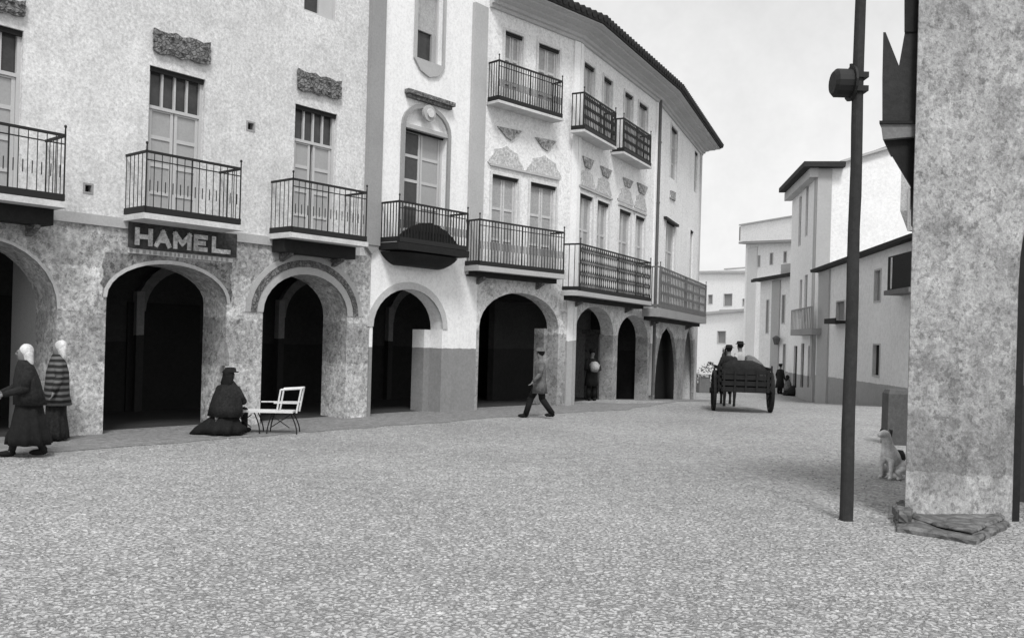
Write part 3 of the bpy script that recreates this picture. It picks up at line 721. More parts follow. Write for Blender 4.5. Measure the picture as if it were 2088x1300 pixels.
mb = MB(); F4.bx(mb, up-.15, up+.35, -1, 2.15, -1.4, -.9); F4.bx(mb, up-.25, up+.45, 2.15, 2.3, -1.5, -.8); mb.build('inner_pier', M['innerlt'], h3)

# ------------------------------------------------------------------ right arcade building (pier)
pc = gnd(1845, 1066); pe = gnd(2058, 1080)
aL, _ = ray(1843, 1060); aR, _ = ray(2064, 1060)
D0 = 9.75; K = Vector((aL*D0, D0, 0)); KR = Vector((aR*9.95, 9.95, 0)); dd = (KR-K).normalized()
t = (KR-K).length
FR = Frame(K, K+dd*9)
FR.n = -Vector((.47, .883, 0))      # its end wall runs back at an angle, out of sight
hr = thing('arcaded_house', 'rough plastered arcaded building at the right edge with a broad worn pier', 'house', FR.pt(4, 0))
AR = [t, t+2.6, 2.75, 4.0]
_, zsp = FR.uz(2062, 560); 
AR = [t, t+1.6, zsp-.1, zsp+1.65]
mb = MB(); FR.plate(mb, notch_outline(0, 9, 6.15, [arch_pts(*AR), arch_pts(AR[1]+1.3, AR[1]+2.9, AR[2], AR[3])]), [], -.5, 0)
mb.build('wall', M['pier'], hr, bevel=.04)
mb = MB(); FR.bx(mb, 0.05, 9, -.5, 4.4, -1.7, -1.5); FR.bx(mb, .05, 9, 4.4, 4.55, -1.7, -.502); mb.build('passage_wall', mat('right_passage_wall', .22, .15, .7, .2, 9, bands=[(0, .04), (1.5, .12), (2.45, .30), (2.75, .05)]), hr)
mb = MB(); FR.bx(mb, 0, .45, -.5, 4.6, -1.7, -.502); mb.build('side_wall', M['pier'], hr)
mb = MB(); FR.bx(mb, 0, 9, 6.155, 6.22, -.5, -.01); mb.build('roof', M['tile'], hr)
mb = MB(); A_ = arch_pts(*AR, zb=-.1, grow=-.002); B_ = arch_pts(*AR, zb=-.1, grow=-.09)
for i in range(len(A_)-1):
    a, b, c, d = A_[i], A_[i+1], B_[i+1], B_[i]
    mb.hexa([FR.pt(*a, -.45), FR.pt(*b, -.45), FR.pt(*c, -.45), FR.pt(*d, -.45), FR.pt(*a, -.03), FR.pt(*b, -.03), FR.pt(*c, -.03), FR.pt(*d, -.03)])
mb.build('reveal_shade', M['dark'], hr)  # dark sheet inside the arch reveal, standing in for its shade
# worn base slab
random.seed(3)
def rough_slab(F, u0, u1, o0, o1, z0, z1, n=14):
    mb = MB(); top = []; bot = []
    ring_ = [(u0+(u1-u0)*i/n, o1) for i in range(n)]+[(u1, o1-(o1-o0)*i/4) for i in range(4)]+[(u1-(u1-u0)*i/n, o0) for i in range(n)]+[(u0, o0+(o1-o0)*i/4) for i in range(4)]
    for u, o in ring_:
        ju, jo, jz = [(random.random()-.5)*.04 for _ in range(3)]
        bot.append(F.pt(u+ju, z0, o+jo)); top.append(F.pt(u+ju*.5, z1+jz*.9, o+jo-.012*(1 if o == o1 else 0)))
    k = len(ring_); mb.add(bot+top, [(i, (i+1) % k, k+(i+1) % k, k+i) for i in range(k)]+[tuple(range(k, 2*k))]); return mb
def stone_course(name, px, z0, z1, inset=0.0):
    pts = [gnd(x, y) for x, y in px]; c = sum(pts, Vector())/len(pts); out = []
    for a, b in zip(pts, pts[1:]+pts[:1]):
        n_ = max(2, int((b-a).length/.09))
        for i_ in range(n_): out.append(a+(b-a)*(i_/n_))
    out = [p+(c-p).normalized()*(inset+random.uniform(-.012, .018)) for p in out]; k_ = len(out); mb = MB()
    bot = [Vector((p.x, p.y, z0)) for p in out]; mid = [Vector((p.x, p.y, z1-.02)) for p in out]
    top = [Vector((p.x, p.y, z1+random.uniform(-.012, .012)))+(c-p).normalized()*.03 for p in out]
    mb.add(bot+mid+top, [(r_*k_+i_, r_*k_+(i_+1) % k_, (r_+1)*k_+(i_+1) % k_, (r_+1)*k_+i_) for r_ in (0, 1) for i_ in range(k_)]+[tuple(range(2*k_, 3*k_))])
    return mb.build(name, M['base'], hr)
stone_course('base_slab', [(1822, 1062), (1830, 1084), (1905, 1096), (1990, 1111), (2030, 1090), (2060, 1074), (1995, 1020), (1850, 1020)], -.05, .06)
stone_course('base_course', [(1850, 1066), (1910, 1086), (1982, 1101), (2052, 1070), (1990, 1025), (1860, 1025)], .07, .10)
stone_course('base_course', [(1818, 1058), (1832, 1076), (1858, 1080), (1862, 1060), (1835, 1045)], .07, .17)
# bracketed balcony of dark wood on the hidden side
def px_prism(pts, off, depth, name, m, par):
    mb = MB(); q = []
    for x, y in pts: u, z = FR.uz(x, y, off); q.append(FR.pt(u, z, off))
    mb.prism(q, -FR.n*depth); return mb.build(name, m, par)
bkt = thing('wooden_balcony', 'dark wooden bracketed balcony with notched top jutting out beside the right pier', 'balcony', FR.pt(-.3, FR.uz(1868, 380)[1], -.2))
px_prism([(1796, 252), (1870, 252), (1870, 278), (1800, 284)], -.12, 1.0, 'floor_band', M['greywood'], bkt)
px_prism([(1801, 285), (1870, 279), (1870, 470), (1858, 460), (1857, 378)], -.2, .5, 'bracket', M['dark'], bkt)
px_prism([(1799, 251), (1799, 160), (1801, 66), (1806, 66), (1833, 134), (1845, 66), (1872, 66), (1870, 251)], -.16, .35, 'parapet', M['wood'], bkt)
px_prism([(1844, 65), (1844, -60), (1872, -60), (1872, 65)], -.14, .25, 'post', M['dark'], bkt)
px_prism([(1793, 246), (1870, 246), (1870, 252), (1793, 252)], -.09, 1.35, 'ledge', M['dark'], bkt)

# ------------------------------------------------------------------ pole
pb_ = gnd(1725, 1060)
po = thing('wooden_pole', 'tall dark wooden pole standing in the square before the right pier', 'pole', pb_)
mb = MB(); mb.loft([(.004*math.sin(i*1.3), .003*math.cos(i*2.1), -.2+i*.38, .073-.001*i+.0015*math.sin(i*2.7), .073-.001*i+.0015*math.cos(i*1.9), .02, 5) for i in range(21)], n=18)
mb.build('shaft', M['wood'], po, local=True)
c = at(1722, 170, pb_.y)-pb_
mb = MB()
def xcyl(mb, x0, x1, r0, r1, c, n=16):
    return mb.tube((x0, c[1], c[2]), (x1, c[1], c[2]), r0, r1, n)
xb = c.x
xcyl(mb, xb-.135, xb-.10, .12, .155, c); xcyl(mb, xb-.10, xb+.06, .155, .155, c); bxo = mb.build('metal_box', M['iron'], po, local=True)
mb = MB(); xcyl(mb, xb+.06, xb+.085, .195, .195, c); xcyl(mb, xb+.085, 0, .05, .05, c); mb.tube((xb+.07, c[1], c[2]+.17), (xb+.07, c[1], c[2]+.215), .02); mb.build('mounting_flange', M['iron'], po, local=True)
mb = MB(); mb.box(-.085, .085, -.085, .085, c[2]-.10, c[2]-.04); mb.box(-.085, .085, -.085, .085, c[2]+.05, c[2]+.11); mb.build('clamp', M['iron'], po, local=True)

# ------------------------------------------------------------------ far street
def far_block(name, label, x0, D0, y0, x1, D1, y1, depth, m, wins=(), zb=-6, roofm=None, eo=.35, rz=.0, roof_h=1.4, pil=()):
    """a house whose front runs between two photo columns at two distances"""
    a = at(x0, y0, D0); b = at(x1, y1, D1); F = Frame(a, b)
    za, zb_ = a.z, b.z; base = gz(0, (D0+D1)/2)
    h = thing(name, label, 'house', F.pt(F.L/2, base))
    holes = []; recs = []
    for w_ in wins:
        r = rect(F, w_[0], w_[1], w_[2], w_[3]); recs.append((r, w_[4] if len(w_) > 4 else 'window')); holes.append(loop(r))
    mb = MB(); F.plate(mb, [(0, zb), (0, za), (F.L, zb_), (F.L, zb)], holes, -.3, 0); mb.build('wall', m, h)
    mb = MB(); F.bx(mb, .002, .3, zb, za-.02, -depth, -.302); F.bx(mb, F.L-.3, F.L-.002, zb, zb_-.02, -depth, -.302); F.bx(mb, .31, F.L-.31, zb, min(za, zb_)-.05, -depth, -depth+.2); mb.build('side_wall', m, h)
    for r, kind in recs:
        mb = MB(); w = .06; F.plate(mb, loop(r), [loop((r[0]+w, r[1]-w, r[2]+w, r[3]-w))], -.12, .03); wo = mb.build(kind, M['stonelt'], h)
        mb = MB(); F.bx(mb, r[0]+w, r[1]-w, r[2]+w, r[3]-w, -.2, -.1); mb.build('pane' if kind == 'window' else 'leaf', M['farshut'] if kind == 'window' else M['dark'], wo)
    if roofm:
        mb = MB(); mb.hexa([F.pt(-eo, za, eo), F.pt(F.L+eo, zb_, eo), F.pt(F.L+eo, zb_+roof_h, -depth/2), F.pt(-eo, za+roof_h, -depth/2),
                            F.pt(-eo, za+.18, eo), F.pt(F.L+eo, zb_+.18, eo), F.pt(F.L+eo, zb_+roof_h+.18, -depth/2), F.pt(-eo, za+roof_h+.18, -depth/2)])
        mb.hexa([F.pt(-eo, za+roof_h, -depth/2-.002), F.pt(F.L+eo, zb_+roof_h, -depth/2-.002), F.pt(F.L+eo, zb_, -depth-eo), F.pt(-eo, za, -depth-eo),
                 F.pt(-eo, za+roof_h+.18, -depth/2-.002), F.pt(F.L+eo, zb_+roof_h+.18, -depth/2-.002), F.pt(F.L+eo, zb_+.18, -depth-eo), F.pt(-eo, za+.18, -depth-eo)])
        mb.build('roof', roofm, h)
        mb = MB(); mb.hexa([F.pt(-eo, za-.05, eo+.005), F.pt(F.L+eo, zb_-.05, eo+.005), F.pt(F.L+eo, zb_-.05, eo+.12), F.pt(-eo, za-.05, eo+.12), F.pt(-eo, za+.12, eo+.005), F.pt(F.L+eo, zb_+.12, eo+.005), F.pt(F.L+eo, zb_+.12, eo+.12), F.pt(-eo, za+.12, eo+.12)])
        mb.build('gutter', M['fargrey'] if roofm is M['tilegrey'] else M['tile'], h)
        mb = MB(); F.bx(mb, -eo, F.L+eo, za+roof_h+.185, za+roof_h+.32, -depth/2-.15, -depth/2+.15, None, None); mb.build('ridge', M['fargrey'], h)
    for x0_, x1_, mm in pil:
        ua, ub = F.uz(x0_, 700)[0], F.uz(x1_, 700)[0]; mb = MB(); F.bx(mb, ua, ub, zb, min(za, zb_)-.03, .001, .08); mb.build('pilaster', mm, h)
    return h, F
# low house on the right of the street
s0 = Vector((ray(1880, 830)[0]*29.5, 29.5, 0)); s1 = Vector((ray(1668, 803)[0]*42, 42, 0))
hN, FN = far_block('low_house', 'low white house with grey dado and slanting eave, behind the pole', 1668, 42, 556, 1880, 29.5, 484, 6, M['farN'],
                   wins=((1784, 1798, 548, 616), (1781, 1796, 700, 768, 'door'), (1706, 1724, 612, 655)), pil=((1669, 1690, M['fargrey']),))
mb = MB(); a = at(1668, 556, 42); b = at(1880, 484, 29.5)
mb.hexa([FN.pt(0, a.z, .35), FN.pt(FN.L, b.z, .35), FN.pt(FN.L, b.z, -3), FN.pt(0, a.z, -3), FN.pt(0, a.z+.13, .38), FN.pt(FN.L, b.z+.13, .38), FN.pt(FN.L, b.z+.5, -3), FN.pt(0, a.z+.5, -3)])
mb.build('roof', M['tile'], hN)
ua, zz = FN.uz(1704, 655); ub, _ = FN.uz(1727, 655); mb = MB(); FN.bx(mb, ua, ub, zz-.12, zz, .001, .5); FN.bx(mb, ua, ub, zz, zz+.1, .45, .5); mb.build('balcony', M['dark'], hN)
# boxed balcony on the low house
ua, z1_ = FN.uz(1811, 524, .5); ub, z0_ = FN.uz(1858, 585, .5)
mb = MB(); FN.bx(mb, ua, ub, z0_, z1_, .001, .5); bx_ = mb.build('boxed_balcony', M['dark'], hN)
mb = MB(); FN.bx(mb, ua-.05, ub+.05, z0_-.16, z0_, .001, .6); mb.build('ledge', M['greywood'], bx_)
mb = MB(); us = ua+(ub-ua)*.15; FN.bx(mb, us, us+.12, z0_+.05, z1_-.05, .501, .52); mb.build('shutter', M['slab'], bx_)
# tall house
Tc = at(1668, 345, 43.5); Tf = at(1616, 398, 50.5)
FT = Frame(Tf, Tc); hT = thing('tall_house', 'tall white house with blank gable wall and grey corner pilaster rising behind the low house', 'house', (Tc.x, Tc.y, -.8))
zt_ = (Tc.z+Tf.z)/2+.1
gd = Vector((.995, -.1, 0)).normalized(); Ge = Tc+gd*12; FG = Frame((Tc.x, Tc.y), (Ge.x, Ge.y))
uE, zE = FG.uz(1838, 296); uM, zM = FG.uz(1712, 334)
rb = [rect(FT, 1630, 1635, 400, 500), rect(FT, 1644, 1649, 378, 480), rect(FT, 1641, 1647, 560, 655), rect(FT, 1631, 1636, 570, 650)]
rdoor = [rect(FT, 1619, 1626, 705, 790), rect(FT, 1634, 1640, 700, 790), rect(FT, 1648, 1652, 705, 790)]
mb = MB(); FT.plate(mb, [(0, -4), (0, zt_), (FT.L, zt_), (FT.L, -4)], [loop(r) for r in rb+rdoor], -.3, 0); mb.build('front_wall', M['farT'], hT)
for r in rb:
    mb = MB(); FT.bx(mb, r[0], r[1], r[2], r[3], -.2, -.1); mb.build('window', M['farshut'], hT)
for r in rdoor:
    mb = MB(); FT.bx(mb, r[0], r[1], r[2], r[3], -.2, -.1); mb.build('door', M['dark'], hT)
mb = MB(); FG.plate(mb, [(0.0, -4), (0.0, zt_), (uM, zM), (uE, zE), (uE, -4)], [], -.3, 0); mb.build('gable_wall', M['farT'], hT)
mb = MB(); mb.hexa([FG.pt(uM, zM, .003), FG.pt(uE, zE, .003), FG.pt(uE, zE, .25), FG.pt(uM, zM, .25), FG.pt(uM, zM+.12, .003), FG.pt(uE, zE+.12, .003), FG.pt(uE, zE+.12, .25), FG.pt(uM, zM+.12, .25)]); mb.build('verge', M['fargrey'], hT)
mb = MB(); pw = FG.uz(1692, 500)[0]; FG.bx(mb, -.02, pw, -4, zt_-.05, .001, .1); mb.build('corner_pilaster', M['fargrey'], hT)
mb = MB(); uq = FT.uz(1657, 600)[0]; FT.bx(mb, uq, FT.L, .45, zt_-.46, .001, .06); mb.build('corner_pilaster', M['fargrey'], hT)
mb = MB(); FT.bx(mb, -.1, FT.L+.5, zt_+.002, zt_+.25, -1.2, .75); 
mb.build('eave', M['tile'], hT)
mb = MB(); FG.bx(mb, .0, FG.uz(1708, 340)[0], zt_+.0, zt_+.22, .002, .5); mb.build('eave_return', M['tile'], hT)
mb = MB(); FT.bx(mb, -.3, FT.L+.15, zt_-.45, zt_-.01, .001, .4); mb.build('cornice', M['soffit'], hT)
mb = MB(); mb.hexa([FT.pt(-.3, zt_+.25, -1.1), FT.pt(FT.L-.1, zt_+.25, -1.1), FT.pt(FT.L-.1, zE+.1, -uE), FT.pt(-.3, zE+.1, -uE),
                    FT.pt(-.3, zt_+.35, -1.1), FT.pt(FT.L-.1, zt_+.35, -1.1), FT.pt(FT.L-.1, zE+.2, -uE), FT.pt(-.3, zE+.2, -uE)]); mb.build('roof', M['tile'], hT)
ua, zz = FT.uz(1612, 672, .6); ub, _ = FT.uz(1655, 660, .6); mb = MB(); FT.bx(mb, ua, ub, zz-.3, zz, .001, .6); B2 = mb.build('balcony', M['pil'], hT)
mb = MB()
n = 14
for i in range(n+1): u = ua+(ub-ua)*i/n; FT.bx(mb, u-.03, u+.03, zz, zz+1.0, .55, .59)
FT.bx(mb, ua, ub, zz+.97, zz+1.03, .54, .6); mb.build('railing', M['pil'], B2)
# strip of another house behind the pier
far_block('narrow_house', 'narrow strip of pale house between the blank gable and the right pier', 1838, 29, 340, 1905, 28, 325, 4, M['h1up'], wins=((1853, 1863, 380, 470),), zb=6.45)
hM, FM = far_block('small_house', 'small pale house with grey pilaster and a square chimney beyond the tall house', 1551, 55, 574, 1613, 52, 563, 7, M['farT'], wins=((1563, 1569, 610, 680), (1595, 1602, 600, 660), (1597, 1603, 700, 760)), roofm=M['tile'], roof_h=.05, pil=((1573, 1589, M['fargrey']),))
ua = FM.uz(1586, 560)[0]; ub = FM.uz(1613, 560)[0]; z1_ = FM.uz(1600, 537)[1]; z0_ = FM.uz(1600, 570)[1]
mb = MB(); FM.bx(mb, ua, ub, z0_, z1_, -1.6, -.2); mb.build('chimney', M['fargrey'], hM)
lp = FM.pt(*FM.uz(1583, 693, .3), .3)
ln = thing('wall_lamp', 'small grey wall lantern on the pilaster of the small far house', 'lamp', lp)
mb = MB(); mb.loft([(0, 0, -.28, .12, .12), (0, 0, .12, .25, .25), (0, 0, .25, .08, .08)], n=6); mb.build('lantern', M['irong'], ln, local=True)
mb = MB(); mb.tube(lp, FM.pt(*FM.uz(1583, 693, 0), 0.08), .03); mb.build('arm', M['irong'], ln)
hG, FGb = far_block('attic_house', 'broad pale house with boxy attic storey and grey corner pilaster, above the small house', 1521, 68, 495, 1640, 62, 490, 9, M['farT'], pil=((1521, 1540, M['farpil']),), wins=((1546, 1551, 520, 545), (1570, 1577, 515, 540), (1598, 1605, 512, 536)))
def zat(x, y): return FGb.uz(x, y, .4)[1]
ua, ub = FGb.uz(1510, 470, .4)[0], FGb.L+.2
mb = MB(); FGb.bx(mb, ua, ub, zat(1511, 492), zat(1511, 460), -8, .4, zat(1625, 489), zat(1625, 441)); mb.build('attic', M['farT'], hG)
mb = MB(); FGb.bx(mb, ua-.1, ub, zat(1511, 460)+.004, zat(1511, 457), -8, .5, zat(1625, 441)+.004, zat(1625, 438)); mb.build('coping', M['fargrey'], hG)
mb = MB(); FGb.bx(mb, ua-.3, ua-.005, zat(1511, 490), zat(1511, 461), -8, .3); mb.build('end_board', M['pil'], hG)
mb = MB(); FGb.bx(mb, ua, ub, zat(1511, 497), zat(1511, 493), .005, .55, zat(1625, 494), zat(1625, 490)); mb.build('gutter', M['pil'], hG)
far_block('hill_house', 'upper white house on the slope with two small windows, beyond the cart', 1424, 92, 556, 1530, 86, 556, 8, M['farwhite'], wins=((1476, 1494, 598, 624), (1514, 1524, 608, 624), (1444, 1454, 600, 620)), roofm=M['tilegrey'], roof_h=.4, eo=.15)
far_block('hill_house', 'lower white house on the slope with one small dark window, right behind the cart', 1420, 80, 642, 1532, 74, 632, 6, M['farwhite'], wins=((1463, 1481, 674, 700),), roofm=M['tilegrey'], roof_h=.3, eo=.15)
far_block('side_house', 'pale house closing the far end of the street, behind the standing people', 1529, 73, 640, 1560, 66, 640, 4, M['farwhite'], zb=-6)

# ------------------------------------------------------------------ stone post, dog
sp = gnd(1823, 905)
mb = MB(); w = .20; mb.loft([(0, 0, -.1, w*1.42, w*1.42), (0, 0, 1.02, w*1.36, w*1.36), (0, 0, 1.1, w*1.1, w*1.1)], n=4)
o = mb.build('stone_post', mat('grey_granite', .10, .15, 3, .25, 14, objco=True), None, local=True); o.matrix_world = Matrix.Translation(sp) @ Matrix.Rotation(R(40), 4, 'Z')
tag(o, 'short square grey stone post beside the right pier', 'post')
def skin_body(name, pts, edges, m, parent, sub=2):
    """pts: list of (x,y,z,r) ; one continuous skinned surface"""
    me = bpy.data.meshes.new(name); me.from_pydata([p[:3] for p in pts], edges, []); me.update()
    o = bpy.data.objects.new(name, me); COL.objects.link(o); me.materials.append(m)
    sk = o.modifiers.new('skin', 'SKIN'); sk.use_smooth_shade = True
    if not me.skin_vertices: me.attributes.new  # layer appears with the modifier
    lay = me.skin_vertices[0].data if me.skin_vertices else None
    if lay is None:
        bpy.context.view_layer.objects.active = o; bpy.ops.mesh.customdata_skin_add(); lay = me.skin_vertices[0].data
    for i, p in enumerate(pts): r = p[3]; lay[i].radius = (r, r) if not isinstance(r, tuple) else r; lay[i].use_root = (i == 0)
    ss = o.modifiers.new('sub', 'SUBSURF'); ss.levels = sub; ss.render_levels = sub
    o.parent = parent
    if parent is not None: o['wm'] = list(parent['wm'])
    return o
def chain(pts, edges, start, seq):
    prev = start
    for p in seq:
        pts.append(p); edges.append((prev, len(pts)-1)); prev = len(pts)-1
    return prev
dg = gnd(1826, 975)
dog = thing('dog', 'small white dog with dark patches sitting at the foot of the right pier', 'dog', dg, R(-60))
P_ = [(0, 0, .20, .13)]; E_ = []
c1 = chain(P_, E_, 0, [(0, -.12, .34, .125), (0, -.20, .48, .09), (0, -.23, .60, .07)])
chain(P_, E_, c1, [(0, -.27, .68, .085), (0, -.36, .66, .045), (0, -.42, .645, .032)])
for s in (-1, 1):
    chain(P_, E_, 1, [(s*.08, -.2, .30, .05), (s*.08, -.22, .16, .032), (s*.08, -.22, .03, .028), (s*.08, -.27, .02, .026)])
    chain(P_, E_, 0, [(s*.12, -.02, .14, .08), (s*.14, -.16, .12, .05), (s*.14, -.04, .04, .03), (s*.14, -.16, .02, .026)])
chain(P_, E_, 0, [(0, .14, .10, .04), (.05, .28, .05, .025), (.12, .36, .06, .018)])
skin_body('body', P_, E_, M['fur_white'], dog)
mb = MB()
for s in (-1, 1): mb.prism([(s*.05, -.25, .74), (s*.10, -.24, .73), (s*.11, -.27, .64)], (0, .015, 0))
mb.build('ears', M['fur_dark'], dog, local=True)
mb = MB(); mb.ball((.03, .02, .33), .09, .12, .10, 10, .2); mb.build('patch', M['fur_dark'], dog, local=True, smooth=True)

# ------------------------------------------------------------------ people (local frame: faces -y)
def person(label, loc, rz, h=1.65, pose='stand', skirt=None, coat=None, scarf=None, hat=None, arms=None, lean=0.0, seat=.0, legs=None, shoes=True, apron=None, shawl=None, sw=1.0):
    t = thing('person', label, 'person', loc, rz, 'people about the square'); k = h/1.7
    hip = .88 if pose != 'sit' else seat
    up = hip+.02; L = lean
    P_ = [(0, 0, hip, .125)]; E_ = []
    w1_ = chain(P_, E_, 0, [(0, -.2*L, hip+.18, .115)])
    ch = chain(P_, E_, w1_, [(0, -.5*L, hip+.38, .135)])
    nk = chain(P_, E_, ch, [(0, -.75*L, hip+.53, .075), (0, -.85*L, hip+.59, .055)])
    hb = (0, -1.0*L-.01, hip+.645)
    hd = chain(P_, E_, nk, [(hb[0], hb[1]-.01, hb[2], .070), (hb[0], hb[1], hb[2]+.08, .088), (hb[0], hb[1]+.01, hb[2]+.14, .06)])
    chain(P_, E_, hd-1, [(hb[0], hb[1]-.10, hb[2]+.05, .016)])     # nose
    arms = arms or {}
    for s in (-1, 1):
        el, ha = arms.get(s, ((s*.27, .02, hip+.22), (s*.29, -.06, hip-.02)))
        a = chain(P_, E_, ch, [(s*.18, -.58*L, hip+.44, .062), (el[0], el[1], el[2], .042), (ha[0], ha[1], ha[2], .028)])
        dv = (Vector(ha)-Vector(el)).normalized(); sd = dv.cross(Vector((0, 1, 0.2))).normalized(); up_ = dv.cross(sd)
        pm = Vector(ha)+dv*.05; a = chain(P_, E_, a, [(pm.x, pm.y, pm.z, .03)])
        for q, ln_ in zip((-.03, -.01, .01, .03), (.06, .075, .07, .055)):
            p1 = pm+sd*q+dv*.03; p2 = p1+dv*ln_*.5+up_*.006; p3 = p2+dv*ln_*.5+up_*.02
            chain(P_, E_, a, [(*p1, .009), (*p2, .009), (*p3, .007)])
        th = pm+sd*.045; th2 = th+dv*.035+sd*.01; chain(P_, E_, a, [(*th, .010), (*th2, .009)])
    legs = legs or {}
    for s in (-1, 1):
        if pose == 'sit':
            kn, an = legs.get(s, ((s*.12, -.42, hip+.04), (s*.12, -.46, .08)))
        else: kn, an = legs.get(s, ((s*.10, -.01, .48), (s*.10, .02, .08)))
        chain(P_, E_, 0, [(s*.095, 0, hip-.04, .095), (*kn, .06), (*an, .04), (an[0], an[1]-.16, an[2]-.05, .035)])
    P2 = [(x*k, y*k, z*k, r*k) for x, y, z, r in P_]
    skin_body('body', P2, E_, M['skin'], t, 1)
    S = lambda rings: [tuple(v*k if i < 5 else v for i, v in enumerate(g)) for g in rings]
    def part(name, rings, m, n=28):
        mb = MB(); mb.loft(S(rings), n=n); return mb.build(name, m, t, local=True, smooth=True)
    if coat:
        m, zb_, fl = coat
        part('coat', [(0, -.0, zb_, .21+fl, .17+fl, .04, 5), (0, -.05*L, hip, .19+fl*.4, .15), (0, -.2*L, hip+.18, .175, .135), (0, -.5*L, hip+.38, .215, .145), (0, -.62*L, hip+.48, .19, .12), (0, -.72*L, hip+.545, .09, .08)], m)
        for s in (-1, 1):
            el, ha = arms.get(s, ((s*.27, .02, hip+.22), (s*.29, -.06, hip-.02)))
            a, b, c_ = Vector((s*.17, -.58*L, hip+.45))*k, Vector(el)*k, Vector(ha)*k; mb = MB()
            mb.ball(a, .078*k, .078*k, .078*k, 10); mb.tube(a, b, .075*k, .058*k, 10); mb.ball(b, .06*k, .06*k, .06*k, 10); mb.tube(b, c_, .058*k, .045*k, 10)
            mb.build('sleeve', m, t, local=True, smooth=True)
    if shawl:
        for s in (-1, 1):
            el, ha = arms.get(s, ((s*.27, .02, hip+.22), (s*.29, -.06, hip-.02)))
            a, b, c_ = Vector((s*.17, -.58*L, hip+.45))*k, Vector(el)*k, Vector(ha)*k
            mb = MB(); mb.ball(a, .08*k, .08*k, .08*k, 10); mb.tube(a, b, .08*k, .065*k, 10); mb.ball(b, .068*k, .068*k, .068*k, 10); mb.tube(b, c_, .066*k, .045*k, 10)
            mb.build('sleeve', shawl[0], t, local=True, smooth=True)
        for s in (-1, 1):
            if pose == 'sit': kn, an = legs.get(s, ((s*.12, -.42, hip+.04), (s*.12, -.46, .08)))
            else: kn, an = legs.get(s, ((s*.10, -.01, .48), (s*.10, .02, .08)))
            mb = MB(); mb.tube(Vector(kn)*k, Vector(an)*k, .075*k, .05*k, 10); mb.ball(Vector(kn)*k, .075*k, .075*k, .075*k, 10)
            mb.build('stocking', M['cloth_dark'], t, local=True, smooth=True)
        m, zb_ = shawl
        part('shawl', [(0, .02, zb_, .29*sw, .22, .05, 6), (0, -.1*L, zb_+.18, .28*sw, .20, .04, 6), (0, -.4*L, hip+.3, .255*sw, .18, .03, 5), (0, -.6*L, hip+.46, .215*sw, .14), (0, -.76*L, hip+.575, .12, .10), (0, -.8*L, hip+.61, .085, .08)], m)
    if skirt:
        m, rad, zb_, shx, shy = skirt
        part('skirt', [(shx, shy, zb_, rad, rad*.85, .085, 9), (shx*.85, shy*.85, zb_+.12, rad*.97, rad*.82, .075, 9), (shx*.5, shy*.5, (zb_+hip)/2, rad*.8, rad*.66, .05, 8), (0, 0, hip+.06, .19, .16, .02, 8), (0, -.1*L, hip+.16, .16, .13)], m, 64)
    else:
        mb = MB()
        for s in (-1, 1):
            if pose == 'sit': kn, an = legs.get(s, ((s*.12, -.42, hip+.04), (s*.12, -.46, .08)))
            else: kn, an = legs.get(s, ((s*.10, -.01, .48), (s*.10, .02, .08)))
            a, b, c_ = Vector((s*.09, 0, hip-.02))*k, Vector(kn)*k, Vector(an)*k
            mb.ball(a, .115*k, .115*k, .115*k, 10); mb.tube(a, b, .115*k, .08*k, 12); mb.ball(b, .08*k, .08*k, .08*k, 10); mb.tube(b, c_, .08*k, .07*k, 12)
        mb.build('trousers', trous_m[0], t, local=True, smooth=True)
    if shoes:
        for s in (-1, 1):
            if pose == 'sit': an = legs.get(s, (None, (s*.12, -.46, .08)))[1]
            else: an = legs.get(s, (None, (s*.10, .02, .08)))[1]
            c_ = Vector(an)*k; mb = MB(); mb.ball(c_+Vector((0, -.07*k, -.03*k)), .05*k, .14*k, .05*k, 10); mb.ball(c_, .05*k, .055*k, .08*k, 10)
            mb.build('shoe', M['cloth_black'], t, local=True, smooth=True)
    hc = Vector((hb[0], hb[1], hb[2]+.085))*k
    for s in (-1, 1):
        mb = MB(); mb.ball(hc+Vector((s*.032, -.082, -.002))*k, .014*k, .008*k, .009*k, 8); mb.build('eye', M['cloth_black'], t, local=True)
    if scarf:
        mb = MB(); mb.ball(hc+Vector((0, .058, .018))*k, .103*k, .104*k, .112*k, 16, .10)
        mb.loft([(hc.x, hc.y+.11*k, hc.z-.27*k, .05*k, .03*k), (hc.x, hc.y+.09*k, hc.z-.16*k, .12*k, .07*k, .1, 3), (hc.x, hc.y+.07*k, hc.z-.05*k, .104*k, .085*k, .04, 4), (hc.x, hc.y+.058*k, hc.z+.04*k, .100*k, .095*k)], n=14)
        mb.build('headscarf', scarf, t, local=True, smooth=True)
    else:
        mb = MB(); mb.ball(hc+Vector((0, .018, .03))*k, .098*k, .10*k, .10*k, 12); mb.build('hair', M['cloth_black'], t, local=True, smooth=True)
    if hat:
        hm, br, hh = hat; zc = hc.z+(.05 if not scarf else .035)*k
        mb = MB(); mb.loft([(hc.x, hc.y, zc, br*k, br*1.05*k), (hc.x, hc.y, zc+.012*k, br*k, br*1.05*k), (hc.x, hc.y, zc+.02*k, .108*k, .115*k), (hc.x, hc.y, zc+(hh-.01)*k, .092*k, .10*k), (hc.x, hc.y, zc+hh*k, .06*k, .07*k)], n=22)
        mb.build('hat', hm, t, local=True, smooth=True)
    if apron:
        mb = MB(); mb.prism([Vector(v)*k for v in ((-.14, -.2, hip+.05), (.14, -.2, hip+.05), (.2, -.27, .45), (-.2, -.27, .45))], (0, -.02*k, 0)); mb.build('apron', apron, t, local=True)
    return t, hc, k
trous_m = [M['cloth_black']]
g1 = gnd(56, 930)
